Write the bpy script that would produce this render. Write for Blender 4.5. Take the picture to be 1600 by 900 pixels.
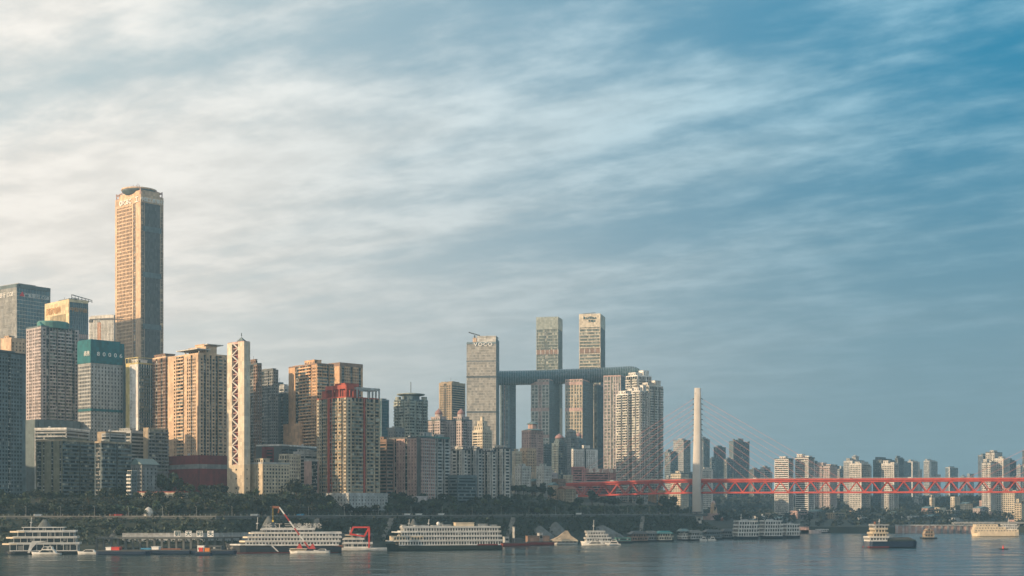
import bpy, math, random
import numpy as np
from mathutils import Vector, Matrix
random.seed(7); RNG = np.random.default_rng(11)
R = math.radians
for o in list(bpy.data.objects): bpy.data.objects.remove(o)
SC = bpy.context.scene
COL = SC.collection
# ---------------------------------------------------------------- camera
FPX, HZ, CAMZ = 2222.0, 795.0, 32.0          # focal length in photo pixels, horizon row, eye height in metres
cd = bpy.data.cameras.new('camera'); cam = bpy.data.objects.new('camera', cd); COL.objects.link(cam)
cam.location = (0, 0, CAMZ); cam.rotation_euler = (R(90), 0, 0)
cd.sensor_width = 36.0; cd.lens = 50.0; cd.shift_y = (HZ-450)/1600.0; cd.clip_start = 1.0; cd.clip_end = 40000
SC.camera = cam
# ---------------------------------------------------------------- light
SUN_EL = R(13.0); SUN_H = (-0.90, -0.436)    # horizontal direction towards the sun (left, a little behind the camera)
SUN_STRENGTH = 5.0
sd = Vector((SUN_H[0]*math.cos(SUN_EL), SUN_H[1]*math.cos(SUN_EL), math.sin(SUN_EL))).normalized()
sl = bpy.data.lights.new('sun', 'SUN'); sl.energy = SUN_STRENGTH; sl.angle = R(0.5); sl.color = (1.0, 0.70, 0.42)
so = bpy.data.objects.new('sun', sl); COL.objects.link(so); so.rotation_euler = sd.to_track_quat('Z', 'Y').to_euler()
SC.view_settings.view_transform = 'Standard'; SC.view_settings.look = 'None'
SC.view_settings.gamma = 1; SC.view_settings.exposure = 0.38; SC.view_settings.use_curve_mapping = False
W = bpy.data.worlds.new('World'); SC.world = W; W.use_nodes = True
nt = W.node_tree; nt.nodes.clear()
def N(t, **k):
    n = nt.nodes.new(t)
    for a, b in k.items(): setattr(n, a, b)
    return n
def L(a, b): nt.links.new(a, b)
def math_(op, a, b=None, c=None, clamp=False):
    n = N('ShaderNodeMath', operation=op, use_clamp=clamp)
    for i, v in enumerate((a, b, c)):
        if v is None: continue
        if isinstance(v, (int, float)): n.inputs[i].default_value = v
        else: L(v, n.inputs[i])
    return n.outputs[0]
def vmath(op, a, b=None):
    n = N('ShaderNodeVectorMath', operation=op)
    for i, v in enumerate((a, b)):
        if v is None: continue
        if isinstance(v, tuple): n.inputs[i].default_value = v
        else: L(v, n.inputs[i])
    return n.outputs['Value'] if op == 'DOT_PRODUCT' else n.outputs[0]
def mrange(v, a, b, c=0.0, d=1.0, smooth=True):
    n = N('ShaderNodeMapRange'); n.interpolation_type = 'SMOOTHSTEP' if smooth else 'LINEAR'
    L(v, n.inputs['Value'])
    for k, x in (('From Min', a), ('From Max', b), ('To Min', c), ('To Max', d)): n.inputs[k].default_value = x
    return n.outputs['Result']
def mixc(f, a, b, mode='MIX'):
    n = N('ShaderNodeMix', data_type='RGBA', blend_type=mode)
    if isinstance(f, (int, float)): n.inputs[0].default_value = f
    else: L(f, n.inputs[0])
    for i, v in ((6, a), (7, b)):
        if isinstance(v, tuple): n.inputs[i].default_value = (*v, 1)
        else: L(v, n.inputs[i])
    return n.outputs[2]
sky = N('ShaderNodeTexSky', sky_type='NISHITA'); sky.sun_disc = False
sky.sun_elevation = SUN_EL; sky.sun_rotation = math.atan2(SUN_H[0], SUN_H[1])
sky.air_density = 1.0; sky.dust_density = 1.5; sky.ozone_density = 2.0
tc = N('ShaderNodeTexCoord'); D_ = tc.outputs['Generated']
sep = N('ShaderNodeSeparateXYZ'); L(D_, sep.inputs[0])
zz = math_('MAXIMUM', sep.outputs['Z'], 0.0)
sunside = vmath('DOT_PRODUCT', D_, (SUN_H[0], SUN_H[1], 0.0))      # +1 towards the sun, -1 away from it
warm = mrange(sunside, -0.70, -0.10)
high = mrange(zz, 0.05, 0.33)
base_far = mixc(high, (0.130, 0.235, 0.290), (0.000, 0.180, 0.320))
base_near = mixc(high, (0.66, 0.63, 0.58), (0.40, 0.48, 0.50))
clear = mixc(warm, base_far, base_near)
# cloud deck projected on a plane overhead
inv = math_('DIVIDE', 1.0, math_('ADD', zz, 0.10))
pl = N('ShaderNodeCombineXYZ'); L(math_('MULTIPLY', sep.outputs['X'], inv), pl.inputs[0]); L(math_('MULTIPLY', sep.outputs['Y'], inv), pl.inputs[1])
mp = N('ShaderNodeMapping'); mp.vector_type = 'POINT'; L(pl.outputs[0], mp.inputs[0])
mp.inputs['Rotation'].default_value = (0, 0, R(-146))
def noise(vec, scale, detail, rough, dist=0.0, sc=(1, 1, 1), loc=(0, 0, 0)):
    m = N('ShaderNodeMapping'); L(vec, m.inputs[0]); m.inputs['Scale'].default_value = sc; m.inputs['Location'].default_value = loc
    n = N('ShaderNodeTexNoise'); L(m.outputs[0], n.inputs['Vector'])
    n.inputs['Scale'].default_value = scale; n.inputs['Detail'].default_value = detail; n.inputs['Roughness'].default_value = rough
    n.inputs['Distortion'].default_value = dist
    return n.outputs['Fac']
V = mp.outputs[0]
n_big = noise(V, 0.9, 3, 0.5, 0.3, (0.5, 1.0, 1), (3.1, 0.4, 0))
n_band = noise(V, 2.4, 5, 0.52, 0.30, (0.33, 1.0, 1), (0.7, 5.2, 0))
n_puff = noise(V, 5.6, 7, 0.60, 0.10, (0.70, 1.0, 1), (8.0, 1.2, 0))
mass = math_('ADD', math_('MULTIPLY', n_big, 0.55), math_('ADD', math_('MULTIPLY', n_band, 0.65), math_('MULTIPLY', n_puff, 0.40)))
mass = math_('ADD', mass, math_('MULTIPLY', warm, 0.16))
cover = mrange(mass, 0.72, 1.02)
lowfade = mrange(zz, 0.02, 0.20)
cover = math_('ADD', math_('MULTIPLY', cover, lowfade), math_('MULTIPLY', math_('SUBTRACT', 1.0, lowfade), 0.55))
cloud_far = mixc(high, (0.185, 0.280, 0.335), (0.33, 0.53, 0.62))
cloud_near = mixc(high, (0.84, 0.74, 0.65), (0.84, 0.78, 0.71))
cloudc = mixc(warm, cloud_far, cloud_near)
shade = mrange(n_puff, 0.34, 0.66, 0.87, 1.08)
shd = N('ShaderNodeCombineXYZ')
for i in range(3): L(shade, shd.inputs[i])
cloudc = mixc(1.0, cloudc, shd.outputs[0], 'MULTIPLY')
skyc = mixc(math_('MULTIPLY', cover, 0.85), clear, cloudc)
BG = 0.10
tint = mixc(1.0, skyc, (1/BG, 1/BG, 1/BG), 'MULTIPLY')
final = mixc(0.97, sky.outputs[0], tint)
bg = N('ShaderNodeBackground'); L(final, bg.inputs[0]); bg.inputs[1].default_value = BG
wo = N('ShaderNodeOutputWorld'); L(bg.outputs[0], wo.inputs[0])
# ---------------------------------------------------------------- render settings that the picture needs
SC.render.engine = 'CYCLES'
SC.cycles.use_denoising = True; SC.cycles.max_bounces = 4; SC.cycles.diffuse_bounces = 2; SC.cycles.glossy_bounces = 2
SC.cycles.transmission_bounces = 2; SC.cycles.volume_bounces = 1; SC.cycles.transparent_max_bounces = 4
# ---------------------------------------------------------------- materials
MATS = {}
def _new(name):
    m = bpy.data.materials.new(name); m.use_nodes = True
    t = m.node_tree; t.nodes.clear()
    b = t.nodes.new('ShaderNodeBsdfPrincipled'); o = t.nodes.new('ShaderNodeOutputMaterial')
    t.links.new(b.outputs[0], o.inputs[0]); MATS[name] = m
    return m, t, b
def _n(t, kind, **k):
    n = t.nodes.new(kind)
    for a, b in k.items(): setattr(n, a, b)
    return n
def wall_mat(name, col, rough=0.8, var=0.30, floor=3.1, dirt=0.5):
    """painted or tiled wall: big weather patches, vertical rain streaks, slight change from panel to panel"""
    m, t, b = _new(name); l = t.links.new
    tc = _n(t, 'ShaderNodeTexCoord')
    def noi(sc, detail, rough_=0.6):
        mp = _n(t, 'ShaderNodeMapping'); mp.inputs['Scale'].default_value = sc; l(tc.outputs['Object'], mp.inputs[0])
        q = _n(t, 'ShaderNodeTexNoise'); q.inputs['Scale'].default_value = 1; q.inputs['Detail'].default_value = detail
        q.inputs['Roughness'].default_value = rough_; l(mp.outputs[0], q.inputs['Vector']); return q.outputs['Fac']
    big = noi((.06, .06, .035), 4); streak = noi((.9, .9, .05), 3)
    mp = _n(t, 'ShaderNodeMapping'); mp.inputs['Scale'].default_value = (1/2.7, 1/2.7, 1/floor); l(tc.outputs['Object'], mp.inputs[0])
    fl = _n(t, 'ShaderNodeVectorMath', operation='FLOOR'); l(mp.outputs[0], fl.inputs[0])
    wn = _n(t, 'ShaderNodeTexWhiteNoise'); l(fl.outputs[0], wn.inputs['Vector'])
    def mr(v, a, b2, c, d):
        r = _n(t, 'ShaderNodeMapRange'); l(v, r.inputs[0]); r.inputs[1].default_value = a; r.inputs[2].default_value = b2
        r.inputs[3].default_value = c; r.inputs[4].default_value = d; return r.outputs[0]
    def mul(a, b2):
        r = _n(t, 'ShaderNodeMath', operation='MULTIPLY'); l(a, r.inputs[0]); l(b2, r.inputs[1]); return r.outputs[0]
    f = mul(mul(mr(big, .3, .7, 1-dirt*.5, 1.08), mr(streak, .3, .7, 1-dirt*.4, 1.05)), mr(wn.outputs[0], 0, 1, 1-var, 1+var*.4))
    vm = _n(t, 'ShaderNodeVectorMath', operation='SCALE'); vm.inputs[0].default_value = col; l(f, vm.inputs['Scale'])
    l(vm.outputs[0], b.inputs['Base Color']); b.inputs['Roughness'].default_value = rough
    return m
def glass_mat(name, col, lit=(.35, .36, .34), amount=.25, cw=1.6, ch=3.1, rough=.12, wob=.012, metal=0.0, spec=0.5):
    """window panes: each pane has its own tint, blind and very slight tilt"""
    m, t, b = _new(name); l = t.links.new
    tc = _n(t, 'ShaderNodeTexCoord'); mp = _n(t, 'ShaderNodeMapping'); mp.inputs['Scale'].default_value = (1/cw, 1/cw, 1/ch)
    l(tc.outputs['Object'], mp.inputs[0]); fl = _n(t, 'ShaderNodeVectorMath', operation='FLOOR'); l(mp.outputs[0], fl.inputs[0])
    wn = _n(t, 'ShaderNodeTexWhiteNoise'); l(fl.outputs[0], wn.inputs['Vector'])
    r = _n(t, 'ShaderNodeMapRange'); l(wn.outputs[0], r.inputs[0]); r.inputs[1].default_value = 1-amount; r.inputs[2].default_value = 1.0
    mx = _n(t, 'ShaderNodeMix', data_type='RGBA'); l(r.outputs[0], mx.inputs[0]); mx.inputs[6].default_value = (*col, 1); mx.inputs[7].default_value = (*lit, 1)
    sepc = _n(t, 'ShaderNodeSeparateColor'); l(wn.outputs['Color'], sepc.inputs[0])
    sc = _n(t, 'ShaderNodeMapRange'); l(sepc.outputs[1], sc.inputs[0]); sc.inputs[3].default_value = .6; sc.inputs[4].default_value = 1.25
    vm = _n(t, 'ShaderNodeVectorMath', operation='SCALE'); l(mx.outputs[2], vm.inputs[0]); l(sc.outputs[0], vm.inputs['Scale'])
    l(vm.outputs[0], b.inputs['Base Color']); b.inputs['Roughness'].default_value = rough; b.inputs['Metallic'].default_value = metal
    b.inputs['Specular IOR Level'].default_value = spec
    g = _n(t, 'ShaderNodeNewGeometry'); a1 = _n(t, 'ShaderNodeVectorMath', operation='SUBTRACT'); l(wn.outputs['Color'], a1.inputs[0]); a1.inputs[1].default_value = (.5, .5, .5)
    a2 = _n(t, 'ShaderNodeVectorMath', operation='SCALE'); l(a1.outputs[0], a2.inputs[0]); a2.inputs['Scale'].default_value = wob*2
    a3 = _n(t, 'ShaderNodeVectorMath', operation='ADD'); l(a2.outputs[0], a3.inputs[0]); l(g.outputs['Normal'], a3.inputs[1])
    a4 = _n(t, 'ShaderNodeVectorMath', operation='NORMALIZE'); l(a3.outputs[0], a4.inputs[0]); l(a4.outputs[0], b.inputs['Normal'])
    return m
def plain(name, col, rough=.6, metal=0.0, var=.15, scale=.4):
    m, t, b = _new(name); l = t.links.new
    tc = _n(t, 'ShaderNodeTexCoord'); q = _n(t, 'ShaderNodeTexNoise'); q.inputs['Scale'].default_value = scale; q.inputs['Detail'].default_value = 5
    l(tc.outputs['Object'], q.inputs['Vector'])
    r = _n(t, 'ShaderNodeMapRange'); l(q.outputs['Fac'], r.inputs[0]); r.inputs[1].default_value = .3; r.inputs[2].default_value = .7
    r.inputs[3].default_value = 1-var; r.inputs[4].default_value = 1+var*.5
    vm = _n(t, 'ShaderNodeVectorMath', operation='SCALE'); vm.inputs[0].default_value = col; l(r.outputs[0], vm.inputs['Scale'])
    l(vm.outputs[0], b.inputs['Base Color']); b.inputs['Roughness'].default_value = rough; b.inputs['Metallic'].default_value = metal
    return m
WALLC = dict(
 peach=(.70,.51,.35), orange=(.70,.45,.27), cream=(.70,.63,.50), white=(.80,.80,.77), offwhite=(.64,.63,.59), palegrey=(.46,.48,.48),
 grey=(.25,.27,.28), darkgrey=(.11,.13,.14), slate=(.14,.19,.21), pinkgrey=(.56,.49,.48), pink=(.58,.29,.27), red=(.42,.08,.05), darkred=(.20,.03,.035),
 brown=(.30,.20,.15), tan=(.42,.34,.24), yellow=(.60,.50,.22), teal=(.015,.16,.19), palegreen=(.36,.40,.36), concrete=(.32,.32,.30), nearblack=(.035,.05,.055),
 bluegrey=(.20,.27,.31), rose=(.55,.38,.34), gold=(.80,.66,.42), beige=(.60,.52,.39), olive=(.20,.20,.14), tealgreen=(.10,.26,.24))
for k, v in WALLC.items(): wall_mat(k, v)
glass_mat('glass', (.012,.022,.028), (.34,.35,.33), .16, spec=.3, rough=.2)
glass_mat('glass_panel', (.13,.15,.13), (.42,.42,.36), .45, 2.6, 5.0, .25, .02)
glass_mat('glass_blue', (.045,.13,.18), (.09,.20,.25), .30, 1.6, 4.0, .10)
glass_mat('glass_teal', (.012,.085,.11), (.03,.13,.15), .30, 1.6, 4.0, .10)
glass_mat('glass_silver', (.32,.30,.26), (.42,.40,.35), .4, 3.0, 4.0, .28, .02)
glass_mat('glass_warm', (.16,.12,.09), (.75,.55,.35), .12, 3.0, 3.6, .12, .03)
glass_mat('glass_pale', (.30,.34,.34), (.55,.56,.52), .3, 2.0, 4.0, .25)
glass_mat('glass_dim', (.02,.03,.035), (.46,.43,.38), .25, 1.9, 3.1, .25, spec=.3)
glass_mat('glass_tube', (.03,.075,.09), (.09,.13,.15), .4, 2.0, 4.0, .15)
glass_mat('glass_bronze', (.085,.078,.074), (.13,.12,.11), .3, 1.6, 4.0, .15)
plain('boom_red', (.38,.04,.03), .6); plain('roof_grey', (.16,.165,.16), .9); plain('steel_dark', (.06,.07,.075), .5); plain('ship_white', (.66,.66,.63), .5, 0, .25, .25)
plain('ship_cream', (.66,.56,.41), .5, 0, .2, .25); plain('hull_dark', (.018,.028,.040), .45); plain('hull_green', (.02,.035,.03), .5); plain('hull_blue', (.012,.032,.07), .5)
plain('hull_red', (.16,.02,.018), .6); plain('signal_red', (.62,.05,.035), .5); plain('bridge_red', (.56,.075,.048), .6, 0, .3, .12); plain('cable_red', (.62,.27,.22), .5)
plain('pylon_concrete', (.52,.49,.45), .75, 0, .12, .06); plain('road_asphalt', (.05,.05,.05), .9); plain('quay_concrete', (.12,.13,.125), .9, 0, .3, .15)
plain('sign_white', (.85,.84,.80), .5, 0, .03); plain('sign_dark', (.02,.07,.08), .5, 0, .03); plain('sign_gold', (.55,.30,.12), .5, 0, .05); plain('sign_red', (.65,.04,.05), .5, 0, .03)
plain('orange_paint', (.70,.24,.05), .5); plain('yellow_paint', (.70,.50,.08), .5); plain('blue_tarp', (.05,.25,.42), .7); plain('bark', (.07,.05,.035), .9)
plain('gravel_grey', (.13,.145,.145), .95, 0, .4, .3); plain('tin_roof', (.12,.19,.20), .6); plain('teal_roof', (.03,.20,.20), .6); plain('dome_rose', (.30,.17,.16), .6)
plain('rust', (.22,.09,.05), .8); plain('cargo', (.05,.055,.05), .95, 0, .5, .8)
def foliage(name, col):
    m, t, b = _new(name); l = t.links.new
    tc = _n(t, 'ShaderNodeTexCoord'); oi = _n(t, 'ShaderNodeObjectInfo')
    q = _n(t, 'ShaderNodeTexNoise'); q.inputs['Scale'].default_value = .35; q.inputs['Detail'].default_value = 4; l(tc.outputs['Object'], q.inputs['Vector'])
    r = _n(t, 'ShaderNodeMapRange'); l(q.outputs['Fac'], r.inputs[0]); r.inputs[1].default_value = .3; r.inputs[2].default_value = .7; r.inputs[3].default_value = .6; r.inputs[4].default_value = 1.5
    r2 = _n(t, 'ShaderNodeMapRange'); l(oi.outputs['Random'], r2.inputs[0]); r2.inputs[3].default_value = .55; r2.inputs[4].default_value = 1.6
    mu = _n(t, 'ShaderNodeMath', operation='MULTIPLY'); l(r.outputs[0], mu.inputs[0]); l(r2.outputs[0], mu.inputs[1])
    vm = _n(t, 'ShaderNodeVectorMath', operation='SCALE'); vm.inputs[0].default_value = col; l(mu.outputs[0], vm.inputs['Scale'])
    l(vm.outputs[0], b.inputs['Base Color']); b.inputs['Roughness'].default_value = .7
foliage('leaf_dark', (.019,.032,.020)); foliage('leaf_mid', (.032,.050,.026)); foliage('leaf_light', (.048,.066,.030)); foliage('leaf_far', (.034,.055,.038))
# ---------------------------------------------------------------- mesh builder
_QF = np.array([[0,3,2,1],[4,5,6,7],[0,1,5,4],[1,2,6,5],[2,3,7,6],[3,0,4,7]])
class MB:
    """collects boxes, beams, prisms, tubes and links them as one mesh object"""
    def __init__(s): s.v = []; s.f = []; s.n = 0; s.bx = []
    def box(s, x0, x1, y0, y1, z0, z1):
        s.bx.append(np.stack(np.broadcast_arrays(*[np.asarray(q, float) for q in (x0, x1, y0, y1, z0, z1)]), -1).reshape(-1, 6)); return s
    def raw(s, vs, fs):
        s.v.append(np.asarray(vs, float)); s.f += [[i+s.n for i in f] for f in fs]; s.n += len(vs); return s
    def beam(s, p, q, w, h=None):
        p = Vector(p); q = Vector(q); d = (q-p).normalized(); up = Vector((0, 0, 1)) if abs(d.z) < .95 else Vector((0, 1, 0))
        a = d.cross(up).normalized()*w/2; b = a.cross(d).normalized()*(h or w)/2
        vs = [p-a-b, p+a-b, p+a+b, p-a+b, q-a-b, q+a-b, q+a+b, q-a+b]
        return s.raw([tuple(v) for v in vs], [[0,3,2,1],[4,5,6,7],[0,1,5,4],[1,2,6,5],[2,3,7,6],[3,0,4,7]])
    def cyl(s, x, y, z0, z1, r0, r1=None, n=10, sx=1, sy=1):
        r1 = r0 if r1 is None else r1; vs = []
        for z, r in ((z0, r0), (z1, r1)):
            for k in range(n): a = 2*math.pi*k/n; vs.append((x+sx*r*math.cos(a), y+sy*r*math.sin(a), z))
        fs = [[k, (k+1)%n, n+(k+1)%n, n+k] for k in range(n)] + [list(range(n-1, -1, -1)), list(range(n, 2*n))]
        return s.raw(vs, fs)
    def lathe(s, x, y, prof, n=16, sx=1, sy=1):
        vs = []; fs = []
        for r, z in prof:
            for k in range(n): a = 2*math.pi*k/n; vs.append((x+sx*r*math.cos(a), y+sy*r*math.sin(a), z))
        for j in range(len(prof)-1):
            for k in range(n): fs.append([j*n+k, j*n+(k+1)%n, (j+1)*n+(k+1)%n, (j+1)*n+k])
        fs.append(list(range(n-1, -1, -1))); fs.append(list(range((len(prof)-1)*n, len(prof)*n)))
        return s.raw(vs, fs)
    def prism(s, pts, z0, z1):
        n = len(pts); vs = [(x, y, z0) for x, y in pts]+[(x, y, z1) for x, y in pts]
        return s.raw(vs, [[k, (k+1)%n, n+(k+1)%n, n+k] for k in range(n)]+[list(range(n-1, -1, -1)), list(range(n, 2*n))])
    def side(s, pts, y0, y1):
        """outline in x-z, thickness along y"""
        n = len(pts); vs = [(x, y0, z) for x, z in pts]+[(x, y1, z) for x, z in pts]
        return s.raw(vs, [[k, (k+1)%n, n+(k+1)%n, n+k] for k in range(n)]+[list(range(n-1, -1, -1)), list(range(n, 2*n))])
    def gable(s, x0, x1, y0, y1, z0, h, along='x', ov=.4):
        x0 -= ov; x1 += ov; y0 -= ov; y1 += ov
        if along == 'x':
            ym = (y0+y1)/2; vs = [(x0,y0,z0),(x1,y0,z0),(x1,y1,z0),(x0,y1,z0),(x0,ym,z0+h),(x1,ym,z0+h)]
            return s.raw(vs, [[0,3,2,1],[0,1,5,4],[2,3,4,5],[0,4,3],[1,2,5]])
        xm = (x0+x1)/2; vs = [(x0,y0,z0),(x1,y0,z0),(x1,y1,z0),(x0,y1,z0),(xm,y0,z0+h),(xm,y1,z0+h)]
        return s.raw(vs, [[0,3,2,1],[0,4,5,3],[1,2,5,4],[0,1,4],[2,3,5]])
    def pyramid(s, x0, x1, y0, y1, z0, h, t=0.0):
        xm = (x0+x1)/2; ym = (y0+y1)/2; a = (x1-x0)/2*t; b = (y1-y0)/2*t
        vs = [(x0,y0,z0),(x1,y0,z0),(x1,y1,z0),(x0,y1,z0),(xm-a,ym-b,z0+h),(xm+a,ym-b,z0+h),(xm+a,ym+b,z0+h),(xm-a,ym+b,z0+h)]
        return s.raw(vs, [[0,3,2,1],[0,1,5,4],[1,2,6,5],[2,3,7,6],[3,0,4,7],[4,5,6,7]])
    def mesh(s, name, m):
        vs = [a.reshape(-1, 3) for a in s.v]; faces = s.f; base = s.n
        if s.bx:
            b = np.concatenate(s.bx); n = len(b)
            X = b[:, [0,1,1,0,0,1,1,0]]; Y = b[:, [2,2,3,3,2,2,3,3]]; Z = b[:, [4,4,4,4,5,5,5,5]]
            vs.append(np.stack((X, Y, Z), -1).reshape(-1, 3))
            q = (_QF[None]+np.arange(n)[:, None, None]*8+base).reshape(-1)
        else: q = np.zeros(0, int)
        V_ = np.concatenate(vs) if vs else np.zeros((0, 3))
        lens = np.array([len(f) for f in faces], int); flat = np.array([i for f in faces for i in f], int)
        allv = np.concatenate((flat, q)).astype(np.int32); alll = np.concatenate((lens, np.full(len(q)//4, 4))).astype(np.int32)
        me = bpy.data.meshes.new(name); me.vertices.add(len(V_)); me.vertices.foreach_set('co', V_.astype(np.float32).reshape(-1))
        me.loops.add(len(allv)); me.loops.foreach_set('vertex_index', allv)
        me.polygons.add(len(alll)); me.polygons.foreach_set('loop_start', np.concatenate(([0], np.cumsum(alll)[:-1])).astype(np.int32))
        me.update(calc_edges=True); me.polygons.foreach_set('use_smooth', np.zeros(len(me.polygons), bool)); me.materials.append(MATS[m] if isinstance(m, str) else m)
        return me
    def build(s, name, m, parent=None, kind=None, label=None, smooth=False):
        me = s.mesh(name, m)
        if smooth: me.polygons.foreach_set('use_smooth', np.ones(len(me.polygons), bool))
        return link(name, me, parent, kind, label)
def link(name, me, parent=None, kind=None, label=None):
    o = bpy.data.objects.new(name, me); COL.objects.link(o)
    if parent is not None: o.parent = parent
    if kind: o['kind'] = kind
    if label: o['label'] = label
    return o
def thing(name, label, cat, loc=(0, 0, 0), rz=0.0, group=None):
    o = bpy.data.objects.new(name, None); COL.objects.link(o); o.location = loc; o.rotation_euler = (0, 0, rz)
    o['label'] = label; o['category'] = cat
    if group: o['group'] = group
    return o
def dup(root, loc, rz=None, label=None, scale=None):
    r = root.copy(); COL.objects.link(r); r.location = loc
    if rz is not None: r.rotation_euler = (0, 0, rz)
    if label: r['label'] = label
    if scale is not None: r.scale = scale
    for ch in list(root.children):
        c = ch.copy(); COL.objects.link(c); c.parent = r
        for g in list(ch.children):
            d = g.copy(); COL.objects.link(d); d.parent = c
    return r
def Xp(px, D): return (px-800.0)/FPX*D
def Zp(py, D): return CAMZ+(HZ-py)/FPX*D
def Dw(py): return CAMZ*FPX/(py-HZ)             # distance of the water surface seen at row py
FONT = None
def lettering(txt, size, m, parent, mat4, depth=.3, name='letter', stretch=1.0, bold=0.0):
    """every character is a part of its own"""
    ms = []; x = 0
    for ch in txt:
        if ch == ' ': x += size*.35; continue
        c = bpy.data.curves.new('txt', 'FONT'); c.body = ch; c.size = size; c.extrude = depth/2; c.align_y = 'CENTER'; c.offset = bold; c.resolution_u = 2
        t = bpy.data.objects.new('txt', c); COL.objects.link(t); dg = bpy.context.evaluated_depsgraph_get(); me = bpy.data.meshes.new_from_object(t.evaluated_get(dg))
        bpy.data.objects.remove(t); bpy.data.curves.remove(c)
        xs = [v.co.x for v in me.vertices]; w = max(xs)-min(xs); me.transform(Matrix.Translation((x-min(xs),0,0))); x += w+size*.13; ms.append(me)
    for me in ms:
        me.transform(mat4 @ Matrix.Diagonal((stretch, 1, 1, 1)) @ Matrix.Translation((-(x-size*.13)/2, 0, 0))); me.materials.clear(); me.materials.append(MATS[m]); link(name, me, parent)
MF = Matrix(((1,0,0,0),(0,0,-1,0),(0,1,0,0),(0,0,0,1)))      # text on the front face (normal -y)
MS = Matrix(((0,0,1,0),(1,0,0,0),(0,1,0,0),(0,0,0,1)))       # text on the side face (normal +x)
def on_front(x, z, o=.4): return Matrix.Translation((x, -o, z)) @ MF
def on_side(y, z, o=.4): return Matrix.Translation((o, y, z)) @ MS
# ---------------------------------------------------------------- terrain
_sx = np.array([-6000,-3000,-700,-360,-225,-102,0,58,200,300,335,360,700,1300,6000.])
_sy = np.array([700,850,990,1032,1036,1162,1258,1325,1525,1625,1760,1888,1885,1850,1700.])
def shore_y(x): return np.interp(x, _sx, _sy)
def ground(x, y):
    x = np.asarray(x, float); y = np.asarray(y, float)
    d = (y-shore_y(x))*.78
    near = np.interp(d, [-30,-2,0,3,15,20,38,40,52,84,130,420,700,1500,6000], [-4,-4,-1,3.5,5,8,23.6,24.6,25.0,40.5,44,56,66,80,100])
    tip = np.clip((236-x)/60, 0, 1); tip = tip*tip*(3-2*tip)
    lowh = np.interp(d, [-30,-2,0,3,60,130,300,600,1500,6000], [-4,-4,-1,4,11,13,18,30,50,90])
    pen = near*tip+lowh*(1-tip)
    far = np.interp(d, [-30,-1,0,2,100,300,420,800,1600,6000], [-4,-4,-1,8.2,9,20,26,52,66,110])
    t = np.clip((x-300)/60, 0, 1)*1.0
    t2 = np.clip((y-1700)/150, 0, 1)*np.clip((x-236)/40, 0, 1)
    t = np.maximum(t, t2*0)
    z = pen*(1-t)+far*t
    low = np.clip((x-20)/60, 0, 1)*(1-np.clip((x-330)/60, 0, 1)); z = np.where(z > 25, 25+(z-25)*(1-.55*low*np.clip((1900-y)/80,0,1)), z)
    # unseen hill added past the left edge to shade the lower left city
    hx = (-0.36*y-95)-x
    hill = np.clip(hx/170, 0, 1); hill = hill*hill*(3-2*hill)*SHADE_HILL*np.clip((y-1010)/90, 0, 1)*np.clip((2400-y)/500, 0, 1)
    z = np.where(d > 0, np.maximum(z, z*.3+hill), z)
    z += np.where(d > 150, 3.0*np.sin(x*.013)*np.sin(y*.011+1), 0)
    return z
SHADE_HILL = 120
def gz(x, y): return float(ground(x, y))
def build_ground():
    xs = np.unique(np.concatenate((np.linspace(-6000,-900,30), np.linspace(-900,900,240), np.linspace(900,6000,30))))
    ys = np.unique(np.concatenate((np.linspace(-400,900,8), np.linspace(900,2100,260), np.linspace(2100,9000,60))))
    X, Y = np.meshgrid(xs, ys); Z = ground(X, Y); nx, ny = len(xs), len(ys)
    i = np.arange(nx*ny).reshape(ny, nx); q = np.stack((i[:-1,:-1], i[:-1,1:], i[1:,1:], i[1:,:-1]), -1).reshape(-1)
    me = bpy.data.meshes.new('ground'); me.vertices.add(nx*ny); me.vertices.foreach_set('co', np.stack((X, Y, Z), -1).astype(np.float32).reshape(-1))
    me.loops.add(len(q)); me.loops.foreach_set('vertex_index', q.astype(np.int32)); me.polygons.add(len(q)//4)
    me.polygons.foreach_set('loop_start', np.arange(0, len(q), 4, dtype=np.int32)); me.update(calc_edges=True)
    me.polygons.foreach_set('use_smooth', np.ones(len(q)//4, bool))
    m, t, b = _new('ground_mat'); l = t.links.new
    tc = _n(t, 'ShaderNodeTexCoord'); q1 = _n(t, 'ShaderNodeTexNoise'); q1.inputs['Scale'].default_value = .03; q1.inputs['Detail'].default_value = 8; l(tc.outputs['Object'], q1.inputs['Vector'])
    cr = _n(t, 'ShaderNodeValToRGB'); l(q1.outputs['Fac'], cr.inputs[0]); e = cr.color_ramp.elements
    e[0].position = .38; e[0].color = (.014,.022,.016,1); e[1].position = .7; e[1].color = (.055,.060,.050,1); x = e.new(.55); x.color = (.024,.034,.024,1)
    l(cr.outputs[0], b.inputs['Base Color']); b.inputs['Roughness'].default_value = .95
    me.materials.append(m); o = link('ground', me, None, 'structure'); return o
build_ground()
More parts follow.
